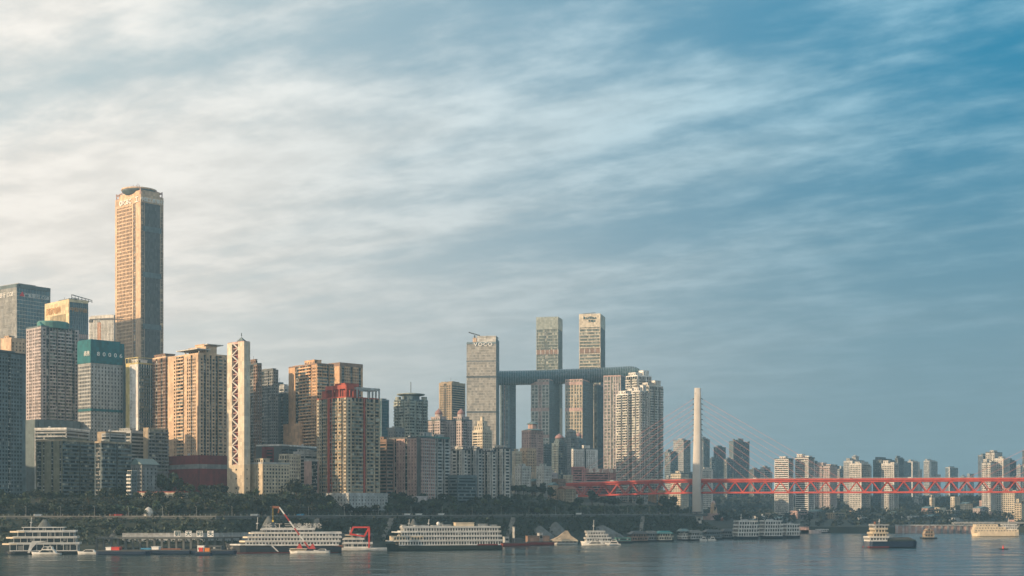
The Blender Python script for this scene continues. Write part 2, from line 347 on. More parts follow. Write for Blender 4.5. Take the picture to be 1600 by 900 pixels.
# ---------------------------------------------------------------- river
def build_river():
    mb = MB(); mb.raw([(-6000,-400,0),(6000,-400,0),(6000,2600,0),(-6000,2600,0)], [[0,1,2,3]])
    m, t, b = _new('river_mat'); l = t.links.new
    b.inputs['Base Color'].default_value = (.020,.050,.055,1); b.inputs['IOR'].default_value = 1.33
    tc = _n(t, 'ShaderNodeTexCoord')
    def noi(sc, detail, rough=.5, dist=0):
        mp = _n(t, 'ShaderNodeMapping'); mp.inputs['Scale'].default_value = sc; mp.inputs['Rotation'].default_value = (0,0,R(8)); l(tc.outputs['Object'], mp.inputs[0])
        q = _n(t, 'ShaderNodeTexNoise'); q.inputs['Scale'].default_value = 1; q.inputs['Detail'].default_value = detail; q.inputs['Roughness'].default_value = rough
        q.inputs['Distortion'].default_value = dist; l(mp.outputs[0], q.inputs['Vector']); return q.outputs['Fac']
    w1 = noi((.018,.055,1), 5, .6, .4); w2 = noi((.20,.35,1), 4, .6)
    r = _n(t, 'ShaderNodeMapRange'); l(w1, r.inputs[0]); r.inputs[1].default_value = .35; r.inputs[2].default_value = .68; r.inputs[3].default_value = .05; r.inputs[4].default_value = .32
    l(r.outputs[0], b.inputs['Roughness'])
    ad = _n(t, 'ShaderNodeMath', operation='MULTIPLY_ADD'); l(w1, ad.inputs[0]); ad.inputs[1].default_value = 4.0; l(w2, ad.inputs[2])
    bp = _n(t, 'ShaderNodeBump'); bp.inputs['Strength'].default_value = .35; bp.inputs['Distance'].default_value = .45; l(ad.outputs[0], bp.inputs['Height']); l(bp.outputs[0], b.inputs['Normal'])
    o = mb.build('river', m, None, 'structure')
build_river()
# ---------------------------------------------------------------- buildings
class Face:
    def __init__(s, kind, W): s.k = kind; s.W = W
    def add(s, mb, u0, u1, o0, o1, z0, z1):
        u0 = np.asarray(u0, float); u1 = np.asarray(u1, float)
        if s.k == 'F': mb.box(-s.W+u0, -s.W+u1, -o1, -o0, z0, z1)
        elif s.k == 'S': mb.box(o0, o1, u0, u1, z0, z1)
        elif s.k == 'L': mb.box(s.X-o1, s.X-o0, s.W-u1, s.W-u0, z0, z1)
def bays(s, total):
    out = []
    for tok in s.split(): out.append((tok[0], float(tok[1:] or 1)))
    t = sum(w for _, w in out); u = 0; r = []
    for k, w in out: r.append((k, u*total/t, (u+w)*total/t)); u += w
    return r
def facade(F, spec, z0, z1, fh, P, ins=.8, seed=0):
    """P: dict of MB by part: wall, accent, balcony, slab, unit"""
    rg = np.random.default_rng(seed)
    fl = np.arange(z0+.2, z1-fh*.6, fh)
    for k, u0, u1 in bays(spec, F.W):
        w = P['accent'] if k.isupper() else P['wall']; t = k.lower(); W_ = u1-u0
        if t in 'wsa':
            cell = 2.9 if t != 's' else 3.6; n = max(1, int(round(W_/cell))); c = W_/n; pw = c*(.36 if t != 's' else .62)
            us = u0+np.arange(n+1)*c
            a = np.maximum(us-pw/2, u0); b = np.minimum(us+pw/2, u1)
            F.add(w, a, b, -ins, 0, z0, z1)
            F.add(w, u0+.01, u1-.01, -ins, -.06, np.append(fl-.45, z1-1.6), np.append(fl+(.95 if t != 's' else 1.05), z1-.01))
            if t == 'a' and n:
                G = [(uu, z) for uu in us[:-1] for z in fl if rg.random() < .55]
                if G: G = np.array(G); F.add(P['unit'], G[:,0]+c*.3, G[:,0]+c*.3+1.0, -.1, .45, G[:,1]-.1, G[:,1]+.6)
        elif t == 'b':
            F.add(P['balcony'], u0+.12, u1-.12, -ins, 1.15, fl-.25, fl+1.0)
            F.add(w, [u0, u1-.3], [u0+.3, u1], -ins, .2, z0, z1)
            if W_ > 2:
                n = max(1, int(W_/3)); G = [(u0+.3+j*(W_-.6)/n, z) for j in range(n) for z in fl if rg.random() < .38]
                if G: G = np.array(G); F.add(P['enclosed'], G[:,0], G[:,0]+(W_-.6)/n-.1, -ins, .95, G[:,1]+.95, G[:,1]+fh-.35)
            if W_ > 5: m_ = (u0+u1)/2; F.add(w, m_-.2, m_+.2, -ins, .1, z0, z1)
        elif t == 'k':      # large square frames
            n = max(1, int(round(W_/5.6))); us = u0+np.arange(n+1)*W_/n; F.add(w, np.clip(us-.65, u0, u1-1.3), np.clip(us+.65, u0+1.3, u1), -ins, 0, z0, z1); F.add(w, u0+.01, u1-.01, -ins, -.06, fl-.5, fl+.8)
        elif t == 'd':      # deep bay windows that stand proud, stacked
            F.add(w, u0+.1, u1-.1, -ins, .5, fl-.6, fl+.85); F.add(w, [u0, u1-.45], [u0+.45, u1], -ins, .52, z0, z1)
        elif t == 'r':
            F.add(P['slab'], u0, u1, -ins, -ins+.45, fl-.15, fl+.2)
            G = [(uu, z) for uu in np.arange(u0+.3, u1-1, 1.6) for z in fl if rg.random() < .4]
            if G: G = np.array(G); F.add(P['unit'], G[:,0], G[:,0]+.95, -ins, -ins+.75, G[:,1]+.25, G[:,1]+.95)
        elif t == 'g':
            n = max(1, int(round(W_/1.9))); us = u0+np.arange(n+1)*W_/n
            F.add(w, np.clip(us-.09, u0, u1-.18), np.clip(us+.09, u0+.18, u1), -ins, -ins+.22, z0, z1); F.add(w, u0, u1, -ins, -ins+.16, fl-.15, fl+.3)
        elif t == 'h':
            F.add(w, u0, u1, -ins, 0, np.append(fl-.4, z1-1.2), np.append(fl+.95, z1)); F.add(w, [u0, u1-.4], [u0+.4, u1], -ins, -.05, z0, z1)
        elif t == 'f':
            n = max(1, int(round(W_/2.2))); us = u0+(np.arange(n)+.5)*W_/n
            F.add(w, us-.42, us+.42, -ins, .35, z0, z1); F.add(w, u0, u1, -ins, -ins+.2, fl-.15, fl+.5)
        elif t == 'c': F.add(w, u0, u1, -ins, 0, z0, z1)
        elif t == 'n': pass
def finish(root, P, mats, big):
    for k in ('wall', 'accent', 'balcony', 'slab', 'unit', 'enclosed'):
        if P[k].bx or P[k].v:
            nm = {'wall': 'wall', 'accent': 'accent_wall', 'balcony': 'balcony', 'slab': 'floor_slab', 'unit': 'air_conditioner', 'enclosed': 'balcony_glazing'}[k]
            P[k].build(nm, mats[k], root, 'stuff' if k in ('balcony', 'slab', 'unit', 'enclosed') else None)
BLD = {}
def SH(D, px): return D+65+min(1, max(0, (px-400)/350))*90 if (D < 1700 and px < 795) else D
def Zl(py, lb): return Zp(py, BLD[lb][5])-BLD[lb][4]
def bld(label, xl, xc, xr, yt, yb, D, th=42, f='w', s='w', wall='offwhite', accent=None, glass='glass', balc=None, fh=3.1, ins=.8,
        name='apartment_tower', cat='tower', group=None, depth=None, huts=((.25,.7,.3,.7,5),), parapet=1.4, seed=None, bands=(), extra=12, top=None, cap=None, roofmat='roof_grey', left=True, sunk=None):
    D = SH(D, xc)
    th = R(th); c, sn = math.cos(th), math.sin(th)
    uc, ul, ur = (xc-800)/FPX, (xl-800)/FPX, (xr-800)/FPX
    Xc = uc*D
    a = (Xc-ul*D)/(c+ul*sn) if xc > xl else 0.0
    b = (ur*D-Xc)/(sn-ur*c) if (xr > xc and sn-ur*c > .05) else (depth or 18.0)
    if depth: b = depth
    if a <= .5: a = 14.0
    zt = Zp(yt, D); zb = Zp(yb, D)
    cx, cy = Xc-a/2*c+b/2*sn, D+a/2*sn+b/2*c
    zg = min([gz(Xc, D), gz(Xc-a*c, D+a*sn), gz(Xc+b*sn, D+b*c), gz(cx, cy)])
    z0 = min(zb-1, zg-1) if sunk is None else sunk
    H = zt-z0-parapet
    root = thing(name, label, cat, (Xc, D, z0), -th, group)
    seed = seed if seed is not None else int(xl*7+yt)
    P = {k: MB() for k in ('wall', 'accent', 'balcony', 'slab', 'unit', 'enclosed')}
    zs = max(0, zb-z0-extra)           # detailed storeys start just below what can be seen
    Ff, Fs = Face('F', a), Face('S', b)
    facade(Ff, f, zs, H, fh, P, ins, seed); facade(Fs, s, zs, H, fh, P, ins, seed+1)
    if zs > 0: P['wall'].box(-a, 0, 0, b, 0, zs)
    # corner posts, far sides
    w = P['wall']
    w.box(-a-.02, -a+ins-.02, ins, b, zs, H); w.box(-a+.1, -.1, b-ins, b-.02, zs, H-.02)
    w.box(-ins, -.03, .03, ins, zs, H-.01); w.box(-a+.03, -a+ins, .03, ins, zs, H-.01)
    w.box(-ins-.1, -.03, b-ins-.1, b-.01, zs, H-.01)
    if left:
        for q in np.arange(3, b-4, 4.5): P['slab'].box(-a-.3, -a-.01, q, q+1.6, np.arange(zs, H-3, fh)+1, np.arange(zs, H-3, fh)+2.5)
    core = MB(); core.box(-a+ins, -ins, ins, b-ins, zs, H-.3); core.build('window_glazing', glass, root, 'stuff')
    for zz0, zz1, m_ in bands:
        q = MB(); y0, y1 = Zp(zz1, D)-z0, Zp(zz0, D)-z0; q.box(-a-.12, .12, -.12, b+.1, y0, y1); q.build('plant_floor', m_, root)
    r = MB(); r.box(-a+.05, -.05, .05, b-.05, H, H+.35)
    r.build('roof', roofmat, root)
    p = MB(); t_ = .35; zt_ = H+parapet
    p.box(-a, 0, -.01, t_, H-.02, zt_); p.box(-a, 0, b-t_, b+.01, H-.02, zt_); p.box(-a-.01, -a+t_, t_, b-t_, H-.02, zt_); p.box(-t_, .01, t_, b-t_, H-.02, zt_)
    p.build('parapet', accent or wall if cap is None else cap, root)
    for i, (x0, x1, y0, y1, h) in enumerate(huts):
        q = MB(); X0, X1, Y0, Y1 = -a+a*x0, -a+a*x1, b*y0, b*y1; q.box(X0, X1, Y0, Y1, H+.3, H+.3+h); q.box(X0-.4, X1+.4, Y0-.4, Y1+.4, H+.3+h, H+.7+h)
        n = max(1, int((X1-X0)/3)); us = X0+(np.arange(n)+.5)*(X1-X0)/n
        hut = q.build('roof_hut', wall, root)
        d = MB(); d.box(us-.6, us+.6, Y0-.08, Y0+.02, H+.3+h*.35, H+.3+h*.75); d.box(X1-.02, X1+.08, Y0+1, Y0+2.2, H+.3+h*.3, H+.3+h*.8); d.build('roof_window', 'glass', hut, 'stuff')
    rg = random.Random(seed)
    if rg.random() < .7 and a > 10:
        q = MB(); xx, yy = -a*rg.uniform(.15, .85), b*rg.uniform(.2, .8); q.cyl(xx, yy, H+.3, H+2.9, 1.2, 1.2, 10); q.lathe(xx, yy, [(1.2, H+2.9), (.7, H+3.3), (.1, H+3.5)], 10); q.build('water_tank', 'palegrey', root)
    if rg.random() < .5:
        q = MB(); q.beam((-a*.5, b*.4, H), (-a*.5, b*.4, H+rg.uniform(5, 9)), .22); q.build('antenna', 'steel_dark', root)
    finish(root, P, dict(wall=wall, accent=accent or wall, balcony=balc or wall, slab='concrete', unit='palegrey', enclosed='glass_panel'), H)
    BLD[label] = (root, a, b, H, z0, D)
    return root, a, b, H
def rep(s, n): return ' '.join([s]*n)
# ================================================================ left-hand city, far to near
# tall glass bank towers
r, a, b, H = bld('blue glass bank tower at the far left with a red emblem and white lettering', -34, 26, 79, 443, 560, 1480, 38, 'F1', 'g1', 'offwhite', 'offwhite', 'glass_blue', fh=4, ins=.5, name='office_tower', huts=((.55,1.,.05,.55,4),), parapet=4, left=False, cap='slate')
lettering('▲', 7, 'sign_red', r, on_side(b*.16, H-7, .3), name='emblem'); lettering('广发银行 CGB', 4.8, 'sign_white', r, on_side(b*.58, H-8, .3), .4)
lettering('广发银行 CGB', 6.0, 'sign_white', r, on_front(-a*.33, H-7, .7), .4)
r, a, b, H = bld('gold lit office tower with brown lettering behind the teal crowned apartments', 70, 108, 138, 467, 560, 1430, 45, 'C1.4 F4 C.8', 'g1 f5 g.4', 'bluegrey', 'gold', 'glass_blue', fh=4, ins=.5, name='office_tower', huts=((.5,.95,.1,.5,3.5),), parapet=3, left=False)
q = MB(); 
for k in range(7): q.beam((-2-k*.2, 4+k*4, H+2), (-2-k*.2, 4+k*4, H+8-k*.7), .5)
q.beam((-2, 4, H+8), (-3, 28, H+4.5), .7); q.beam((-2, 4, H+5), (-3, 28, H+3), .5); q.build('roof_truss', 'steel_dark', r)
q = MB(); q.box(-a*.98, -1, -.25, .1, H-12, H+.5); q.build('sign_panel', 'gold', r); lettering('国家电网', 8, 'sign_gold', r, on_front(-a*.62, H-7, .6), .5); lettering('中国华融', 5.0, 'sign_gold', r, on_side(b*.5, H-8, .4), .5)
q = MB(); q.box(.05,.35, 1, b-.5, H-38, H-33); q.build('plant_floor', 'rose', r)
bld('pale glass block half hidden behind the tower crane', 139, 178, 182, 492, 560, 1750, 25, 'f1', 'F1', 'white', 'offwhite', 'glass_pale', fh=4, ins=.4, name='office_block', huts=((.1,.9,.1,.5,3),), parapet=3, left=False)
# tower crane in front of it
r = thing('tower_crane', 'tower crane with yellow mast and grey jib above the teal wrapped block', 'crane', (Xp(155,1440), 1440, Zp(570,1440)), R(-8))
Hc = Zp(497,1400)-Zp(570,1400); q = MB()
for sx in (-1,1):
    for sy in (-1,1): q.beam((sx,sy,0),(sx,sy,Hc-3),.3)
for k in range(12):
    z = k*(Hc-3)/12; q.beam((-1,-1,z),(1,-1,z+Hc/12),.18); q.beam((1,-1,z),(1,1,z+Hc/12),.18)
q.build('mast', 'orange_paint', r)
q = MB(); q.beam((-10,0,Hc),(26,0,Hc-.6),.9); q.beam((-10,0,Hc),(26,0,Hc+1.2),.6)
for k in range(14): q.beam((-10+k*2.6,0,Hc),(-8.7+k*2.6,0,Hc+1),.15)
q.build('jib', 'steel_dark', r); q = MB(); q.box(-10.5,-7,-1,1,Hc-3,Hc-.3); q.build('counterweight', 'steel_dark', r); q = MB(); q.box(-1,1.2,-1.6,-.1,Hc-3,Hc-.4); q.build('cab', 'palegrey', r)
# the very tall bank tower with its saucer crown
r, a, b, H = bld('tallest tower of the skyline, gold grid facade under a round saucer crown', 180, 220, 255.5, 303, 600, 1570, 42, 'c.9 w7.4 c.4 R1.2 c2.4', 'g2.2 c.25 g9.5 c.25 g1.8', 'peach', 'peach', 'glass_warm', fh=4.1, ins=.6, name='bank_tower', huts=(), parapet=9, left=False, cap='peach', balc='peach')
zc = H
for z in (Zl(360,'tallest tower of the skyline, gold grid facade under a round saucer crown'), Zl(432,'tallest tower of the skyline, gold grid facade under a round saucer crown'), Zl(513,'tallest tower of the skyline, gold grid facade under a round saucer crown')):
    q = MB(); q.box(-.4,.08,3,b-3,z,z+6); q.build('plant_floor','slate',r)
q = MB(); q.box(-.58,-.2,4,b-4,40,H-.5); q.build('curtain_wall', 'glass_bronze', r)
q = MB(); q.box(-a+3,-3,3,b-3,H,H+15); q.build('crown_base','peach',r)
q = MB(); q.lathe(-a/2,b/2,[(9,H+11),(15,H+13),(19.5,H+16.5),(20,H+18.5),(19,H+19.5),(8,H+20.6),(1,H+21)],40); q.build('saucer','slate',r,smooth=False)
q = MB(); q.lathe(-a/2,b/2,[(19.6,H+17.6),(20.6,H+18.2),(20.3,H+19.6),(19,H+19.9)],40); q.build('saucer_rim','peach',r)
for sx in (-1,1):
    for sy in (-1,1):
        q = MB(); cx,cy = -a/2+sx*a*.47, b/2+sy*b*.47; mx,my = -a/2+sx*a*.22, b/2+sy*b*.22
        q.beam((cx,cy,H+9),(cx,cy,H+16),1.0); q.beam((cx,cy,H+14),(mx,my,H+20),1.1); q.beam((cx,cy,H+14),(mx,my,H+12),1.1); q.beam((cx,cy,H+9.5),(mx,my,H+12),1.1); q.build('crown_strut','rose',r)
for k in range(7):
    q = MB(); q.beam((-a/2+(k-3)*3.2,b/2-6,H+20),(-a/2+(k-3)*3.2,b/2-6,H+23.5+(k%3)),.35); q.build('antenna','rust',r)
lettering('◎ICBC', 7.6, 'sign_white', r, on_front(-a*.58, H+3.2, .6), .6, bold=.06); lettering('工', 8, 'sign_white', r, on_front(-a*.13, H+3.2, .6), .6, bold=.06)
lettering('中国工商银行', 5.2, 'sign_white', r, on_side(b*.5, H+3.2, .6), .6, bold=.03)
# teal crowned pinkish residential tower
r, a, b, H = bld('pinkish grey apartment tower with rounded teal crown', 41, 64, 124, 508, 655, 1250, 45, 's1 a1.5 s1 a1.5 w.8', 'c.5 a1.2 r1 b2 R.5 b2.2 R.4 b2 r1 a1 c.4', 'pinkgrey', 'slate', 'glass_dim', 'pinkgrey', huts=())
q = MB(); q.lathe(-a*.35, b*.45, [(13.5,H),(13.5,H+5.5),(12.6,H+6.5)], 28, 1.0, 1.1); q.build('crown','tealgreen',r)
q = MB(); q.gable(-10,-2,2,9,H+1,4,'y'); q.build('gable_roof','teal_roof',r)
# podium below
bld('dark blue windowless podium under the pinkish apartment tower', 38, 60, 126, 655, 700, 1215, 40, 'c1', 'c1', 'slate', None, 'glass', huts=(), name='podium_building', cat='building', left=False)
r, a, b, H = bld('office block wrapped in teal netting above a grey window grid', 122, 142, 193, 565, 672, 1240, 42, 'w1', 's1', 'palegrey', 'palegrey', 'glass', fh=3.4, huts=(), parapet=1, name='office_block', cat='building', bands=((638,642,'teal'),))
hn = Zp(529,1240)-Zp(565,1240); q = MB(); q.box(-a-.5,.5,-.5,b+.5,H,H+hn); q.prism([(-a,0),(0,0),(0,b*.9),(-a,b*.4)],H+hn,H+hn+1.6); q.build('netting','teal',r)
lettering('8 0 0 0 6', 5.4, 'sign_white', r, on_side(b*.56, H+hn*.42, .8), .3, stretch=1.2); lettering('商务', 5, 'sign_white', r, on_front(-a*.25, H+hn*.42, .8), .3)
q = MB(); q.box(-a*.32-6,-a*.32+6,-.65,-.5,H+hn*.42-3,H+hn*.42+3); 
bld('narrow dark blue slab at the right edge of the teal netted block', 192, 194, 199, 560, 672, 1262, 40, 'c1', 'c1', 'slate', name='office_block', cat='building', huts=(), left=False)
bld('peach roofed block peeping over the dark gridded tower at the left edge', 1, 18, 40, 527, 600, 1190, 35, 'c1', 's1', 'peach', 'peach', huts=((.1,.5,.2,.6,3),), name='apartment_block', cat='building', left=False)
bld('dark gridded apartment tower at the left edge of the view', -60, -28, 40, 545, 770, 1058, 30, 'w1', 'c.3 w2 w2 R.5 w2 c.5', 'slate', 'nearblack', 'glass', huts=((.2,.9,.4,.8,2),), left=False, depth=None)
# yellow-white tower
bld('slim tower with yellow and white end wall and dark glass side', 196.5, 216, 244, 566, 672, 1235, 40, 'C2 s1.3 c3', 'c.2 b2 b2 r.6 b2 c.2', 'white', 'yellow', 'glass_teal', 'slate', huts=((.5,1.,.0,.5,3.5),))
r = BLD['slim tower with yellow and white end wall and dark glass side'][0]
a, b, H = BLD['slim tower with yellow and white end wall and dark glass side'][1:4]
q = MB()
for x in np.linspace(-a,-a*.1,5): q.beam((x,0,H+1),(x,0,H+6),.5)
q.beam((-a,0,H+6),(0,0,H+6),.6); q.beam((0,0,H+1),(0,0,H+6),.5); q.beam((0,0,H+6),(0,b,H+6),.6); q.build('roof_frame','yellow',r)
# big peach residential pair
bld('brownish apartment wing standing behind and left of the big peach tower', 238, 259, 290, 556, 712, 1225, 50, 'a1 r.6 a1 r.6 a1', 'a1', 'brown', 'peach', 'glass_dim', huts=((.0,.8,.1,.6,3.5),))
r, a, b, H = bld('big peach apartment tower with an overhanging canopy on its roof', 262, 310, 356, 551, 715, 1175, 45, 'c2 s1.2 r.5 b2.4 C1 a1.4 r.6 a1.3 c.9', 'c.7 a1.3 r1 a1.3 R.8 a1.4 r1 b1.6 c.5 a1.2 c.4', 'peach', 'peach', 'glass_dim', 'peach', huts=((.45,1.,.25,.62,7),(.62,.9,.3,.55,9.5)))
q = MB(); q.box(-a*.62,3,-3,b*.35,H+4.2,H+5); q.box(-a*.5,-a*.5+1,2,3,H,H+4.2); q.box(-3,-2,2,3,H,H+4.2); q.build('canopy','offwhite',r)
q = MB(); q.box(-a*.4,0,b*.3,b*.85,H+9.3,H+10); q.build('canopy','offwhite',r)
bld('dark red podium at the foot of the big peach tower', 246, 311, 357, 711, 752, 1150, 45, 'c1', 'c1', 'darkred', None, 'glass', huts=(), name='podium_building', cat='building', bands=((725,732,'grey'),), left=False)
bld('grey flat block beside the slim yellow and white tower', 172, 205, 232, 672, 712, 1170, 30, 'h1', 'h1', 'palegrey', None, 'glass', huts=((.2,.7,.3,.6,3),), name='apartment_block', cat='building')
bld('brown cornered block with a dark balcony grid left of the red podium', 224, 232, 263, 668, 716, 1160, 35, 'C1', 'b1 b1 b1', 'grey', 'tan', 'glass', 'grey', huts=(), name='apartment_block', cat='building')
# curved low-rise slabs
bld('white roofed stepped terrace block above the dark riverside slab', 54, 104, 172, 668, 700, 1150, 12, 'h1', 'h1', 'palegrey', 'white', 'glass', huts=(), name='terrace_block', cat='building', left=False, cap='white', depth=40)
bld('small tan and white block right of the white roofed terrace', 152, 172, 197, 674, 700, 1140, 30, 'C1 h2', 'h1', 'palegrey', 'tan', huts=(), name='terrace_block', cat='building', left=False)
def wing(label, xl, xc, xr, yt, D, f, s, th, wall='olive', **k): return bld(label, xl, xc, xr, yt, 772, D, th, f, s, wall, 'nearblack', 'glass', 'slate', name='riverside_slab', cat='building', huts=((.1,.9,.3,.8,2.5),), parapet=1.6, cap='tan', left=False, **k)
wing('dark riverside slab with tall tan fins at its left end', 56, 97, 150, 686, 1092, 'R1.6 c.4 R.5 c1.9 R.7 c1.7 R.8', 'b2 C.2 b2', 25, 'olive')
wing('dark riverside slab with long balcony rows, second from the left', 148, 158, 205, 689, 1088, 'R1', 'b2 C.25 b2', 30, 'slate')
# houses with curved roofs and low buildings among trees
r, a, b, H = bld('grey hall with pitched roof among trees below the red podium', 205, 222, 246, 725, 765, 1100, 35, 'w1', 's1', 'grey', None, 'glass', huts=(), parapet=.3, name='pitched_hall', cat='building')
q = MB(); q.gable(-a,0,0,b,H,5,'y',1.5); q.build('pitched_roof','tin_roof',r)
bld('small white fronted house at the left foot of the pitched hall', 199, 206, 214, 735, 765, 1085, 35, 'b1', 'w1', 'slate', 'white', balc='white', huts=(), parapet=.3, name='house', cat='house')
bld('long low white pavilion with red roof edge on the wooded bank', 214, 289, 293, 768, 778, 1080, 6, 's1', 'c1', 'cream', None, huts=(), parapet=.8, cap='red', name='pavilion', cat='building', depth=8, left=False)
# white lift tower with lattice
D = 1130; th = 42; r, a, b, H = bld('tall cream lift tower with crossed lattice braces and dark pointed cap', 355, 381.5, 391, 532, 775, D, th, 'n1', 'n1', 'beige', huts=(), name='lift_tower', cat='tower', parapet=.8, extra=0, left=False)
for c in list(r.children): bpy.data.objects.remove(c)
zl = Zl(726, 'tall cream lift tower with crossed lattice braces and dark pointed cap')
q = MB(); q.box(-a,0,0,b,0,zl); q.build('base','beige',r)
for x0 in (-a, -a*.36):
    for y0 in (0, b-3.2):
        q = MB(); q.box(x0, x0+(a*.28 if x0 == -a else a*.36), y0, y0+3.2, zl, H); q.build('column','cream',r)
q = MB(); q.box(-a*.70,-a*.38,4,b-4,zl,H-1); q.build('shaft','darkred',r)
n = 19; dz = (H-zl)/n
for k in range(n):
    z = zl+k*dz; q = MB(); q.box(-a*.72,-a*.36,1.0,b-.3,z,z+.7); q.box(-.8,-.3,3.2,b-3.2,z,z+.9); q.build('landing','rose',r)
    q = MB(); s_ = (-a*.72, -a*.36) if k%2 else (-a*.36, -a*.72); q.beam((s_[0],.6,z+.4),(s_[1],.6,z+dz),1.1); q.build('cross_brace','offwhite',r)
    q = MB(); s_ = (3.2,b-3.2) if k%2 else (b-3.2,3.2); q.beam((-.2,s_[0],z+.4),(-.2,s_[1],z+dz),.6); q.build('cross_brace','offwhite',r)
q = MB(); q.pyramid(-a*.55,-a*.12,b*.2,b*.8,H+.6,4); q.beam((-a*.33,b*.5,H+5),(-a*.33,b*.5,H+8),.5); q.build('pointed_cap','slate',r)
q = MB(); q.box(-a*.98,-a*.02,.2,b-.2,H-1.5,H+.6); q.build('top_beam','rose',r)
q = MB()
for z in (zl*.9,zl*.62,zl*.33): q.box(-a*.5,-a*.42,-.05,.3,z-2,z-.6); q.box(-.3,.05,b*.4,b*.55,z-2,z-.6)
q.build('window','glass',r,'stuff')
bld('beige low block joined to the foot of the cream lift tower', 389, 411, 453, 722, 775, 1128, 44, 'c1 s.6 c.5', 'w1 w1 w1', 'beige', 'palegrey', 'glass_dim', huts=((.3,.9,.05,.3,4),), name='office_block', cat='building')
# towers right of the lift tower
bld('dark brown tower immediately right of the cream lift tower', 385, 402, 409, 567, 720, 1290, 50, 'a1 R1 a1', 'a1', 'brown', 'darkgrey', 'glass_dim')
bld('dark grey tower behind the lift tower, second to its right', 402, 427, 435, 577, 715, 1320, 45, 'a1 R.8 a1 r.4 a1', 'a1', 'grey', 'darkgrey', 'glass_dim', huts=((.1,.9,.2,.8,2),))
bld('tiny teal roofed tower peeping behind the orange tower', 432, 438, 443, 597, 640, 1600, 40, 'g1', 'g1', 'bluegrey', None, 'glass_teal', huts=(), left=False)
bld('narrow pale banded tower behind the orange tower', 436, 444, 451, 602, 700, 1500, 40, 'h1', 'h1', 'palegrey', None, 'glass', huts=((.1,.9,.1,.9,2),), left=False)
bld('dark slim tower with small white windows left of the orange tower', 430, 447, 452, 612, 705, 1330, 45, 'r1 w1 r1 w1', 'w1', 'slate', 'offwhite', 'glass_dim', huts=())
# orange towers
r, a, b, H = bld('large orange apartment tower left of the red framed tower', 451, 495, 522, 567, 700, 1280, 50, 'c2.2 r.6 R.8 b2 b2 c.2 a1.2 c.3', 'b1 b1 r.5 b1', 'orange', 'brown', 'glass_dim', 'orange', huts=((.45,.8,.2,.6,5),(.0,.3,.3,.7,2)))
q = MB(); z = Zl(660,'large orange apartment tower left of the red framed tower'); q.box(-a-.2,-a*.42,-6,-.9,0,z); q.build('blank_annex','orange',r)
q = MB(); z2 = Zl(642,'large orange apartment tower left of the red framed tower'); q.box(-a*.56,-.5,-3,-1.3,np.arange(0,z2-3,3.1),np.arange(0,z2-3,3.1)+1.4); q.build('gallery','orange',r,'stuff')
bld('second orange tower partly behind the large orange tower', 511, 531, 567, 566, 660, 1430, 45, 'c1', 'c.3 r.6 a1 r.5 a1 r.5 c.3', 'orange', 'brown', 'glass_dim', huts=((.0,.5,.1,.4,2.5),), parapet=4)
bld('teal glass tower peeping out behind the red framed tower', 586, 596, 608, 624, 700, 1400, 45, 'g1', 'g1', 'bluegrey', None, 'glass_teal', huts=((.2,.8,.2,.8,2),))
# red framed tower
r, a, b, H = bld('tall apartment tower with red frame crown and red stripes', 495, 541, 594, 619, 772, 1120, 45, 'a1.4 r.8 b1.2 C.7 R.5 C.4 b1.6 c.3 b1.2 r.4 a.8', 'c.4 a1 b1 b2 r.3 C.5 r.3 b2 c.3 b1.2 c.3', 'beige', 'red', 'glass', 'tan', huts=(), parapet=1)
hh = Zp(600,1120)-Zp(619,1120)
for nm, m_, x0, x1, y0, y1, e in (('red_crown','red',-a*.72,-.5,.5,b*.25,1.5),('grey_crown','palegrey',-a*.35,.3,b*.3,b-.3,0)):
    q = MB()
    for X in np.linspace(x0, x1-1.2, 4):
        for Y in (y0, y1-1.2): q.box(X,X+1.2,Y,Y+1.2,H,H+hh-2)
    for Y in np.linspace(y0,y1-1,3):
        for X in (x0, x1-1.2): q.box(X+.02,X+1.18,Y,Y+1,H,H+hh-2)
    q.box(x0,x1,y0,y0+1.3,H+hh-2,H+hh+e); q.box(x0,x1,y1-1.3,y1,H+hh-2,H+hh+e); q.box(x0,x0+1.3,y0+1.3,y1-1.3,H+hh-2,H+hh+e); q.box(x1-1.3,x1,y0+1.3,y1-1.3,H+hh-2,H+hh+e); q.build(nm,m_,r)
q = MB(); q.box(-a*.5,-a*.15,b*.1,b*.5,H,H+hh+3.5); q.build('roof_hut','red',r)
q = MB(); q.box(-a*.85,-a*.7,1,b*.3,H,H+hh*.75); q.build('roof_hut','red',r)
bld('white windowed podium at the foot of the red striped tower', 508, 545, 606, 770, 785, 1100, 40, 's1', 's1', 'palegrey', None, huts=(), name='podium_building', cat='building', left=False)
bld('brown low tower between the red framed tower and the peach lit slab', 590, 604, 616, 686, 772, 1175, 40, 'h1', 'h1', 'brown', None, 'glass', huts=((.1,.6,.1,.6,3),))
# low complex right of lift tower
bld('long dark hall with white flat roof behind the beige low block', 400, 440, 500, 694, 745, 1190, 25, 'c1', 'h1', 'darkgrey', None, huts=(), cap='white', name='market_hall', cat='building', left=False)
bld('red end wall block in front of the dark tower foot', 409, 416, 428, 698, 735, 1170, 40, 'c1', 'h1', 'darkred', None, huts=(), name='apartment_block', cat='building', left=False)
bld('small cream block with square columns above the wooded slope', 436, 452, 470, 709, 742, 1150, 30, 'b1 b1', 'w1', 'cream', None, balc='cream', huts=(), name='apartment_block', cat='building')
bld('salmon sided block tucked among trees left of the red striped tower', 475, 486, 498, 718, 756, 1145, 40, 'c1', 'r1', 'rose', None, huts=(), name='apartment_block', cat='building', cap='palegrey')
bld('pale terrace block with roof clutter left of the red striped tower', 458, 476, 500, 705, 735, 1165, 35, 'h1', 'h1', 'palegrey', None, huts=((.1,.5,.2,.7,3),(.6,.9,.2,.7,2)), name='apartment_block', cat='building')
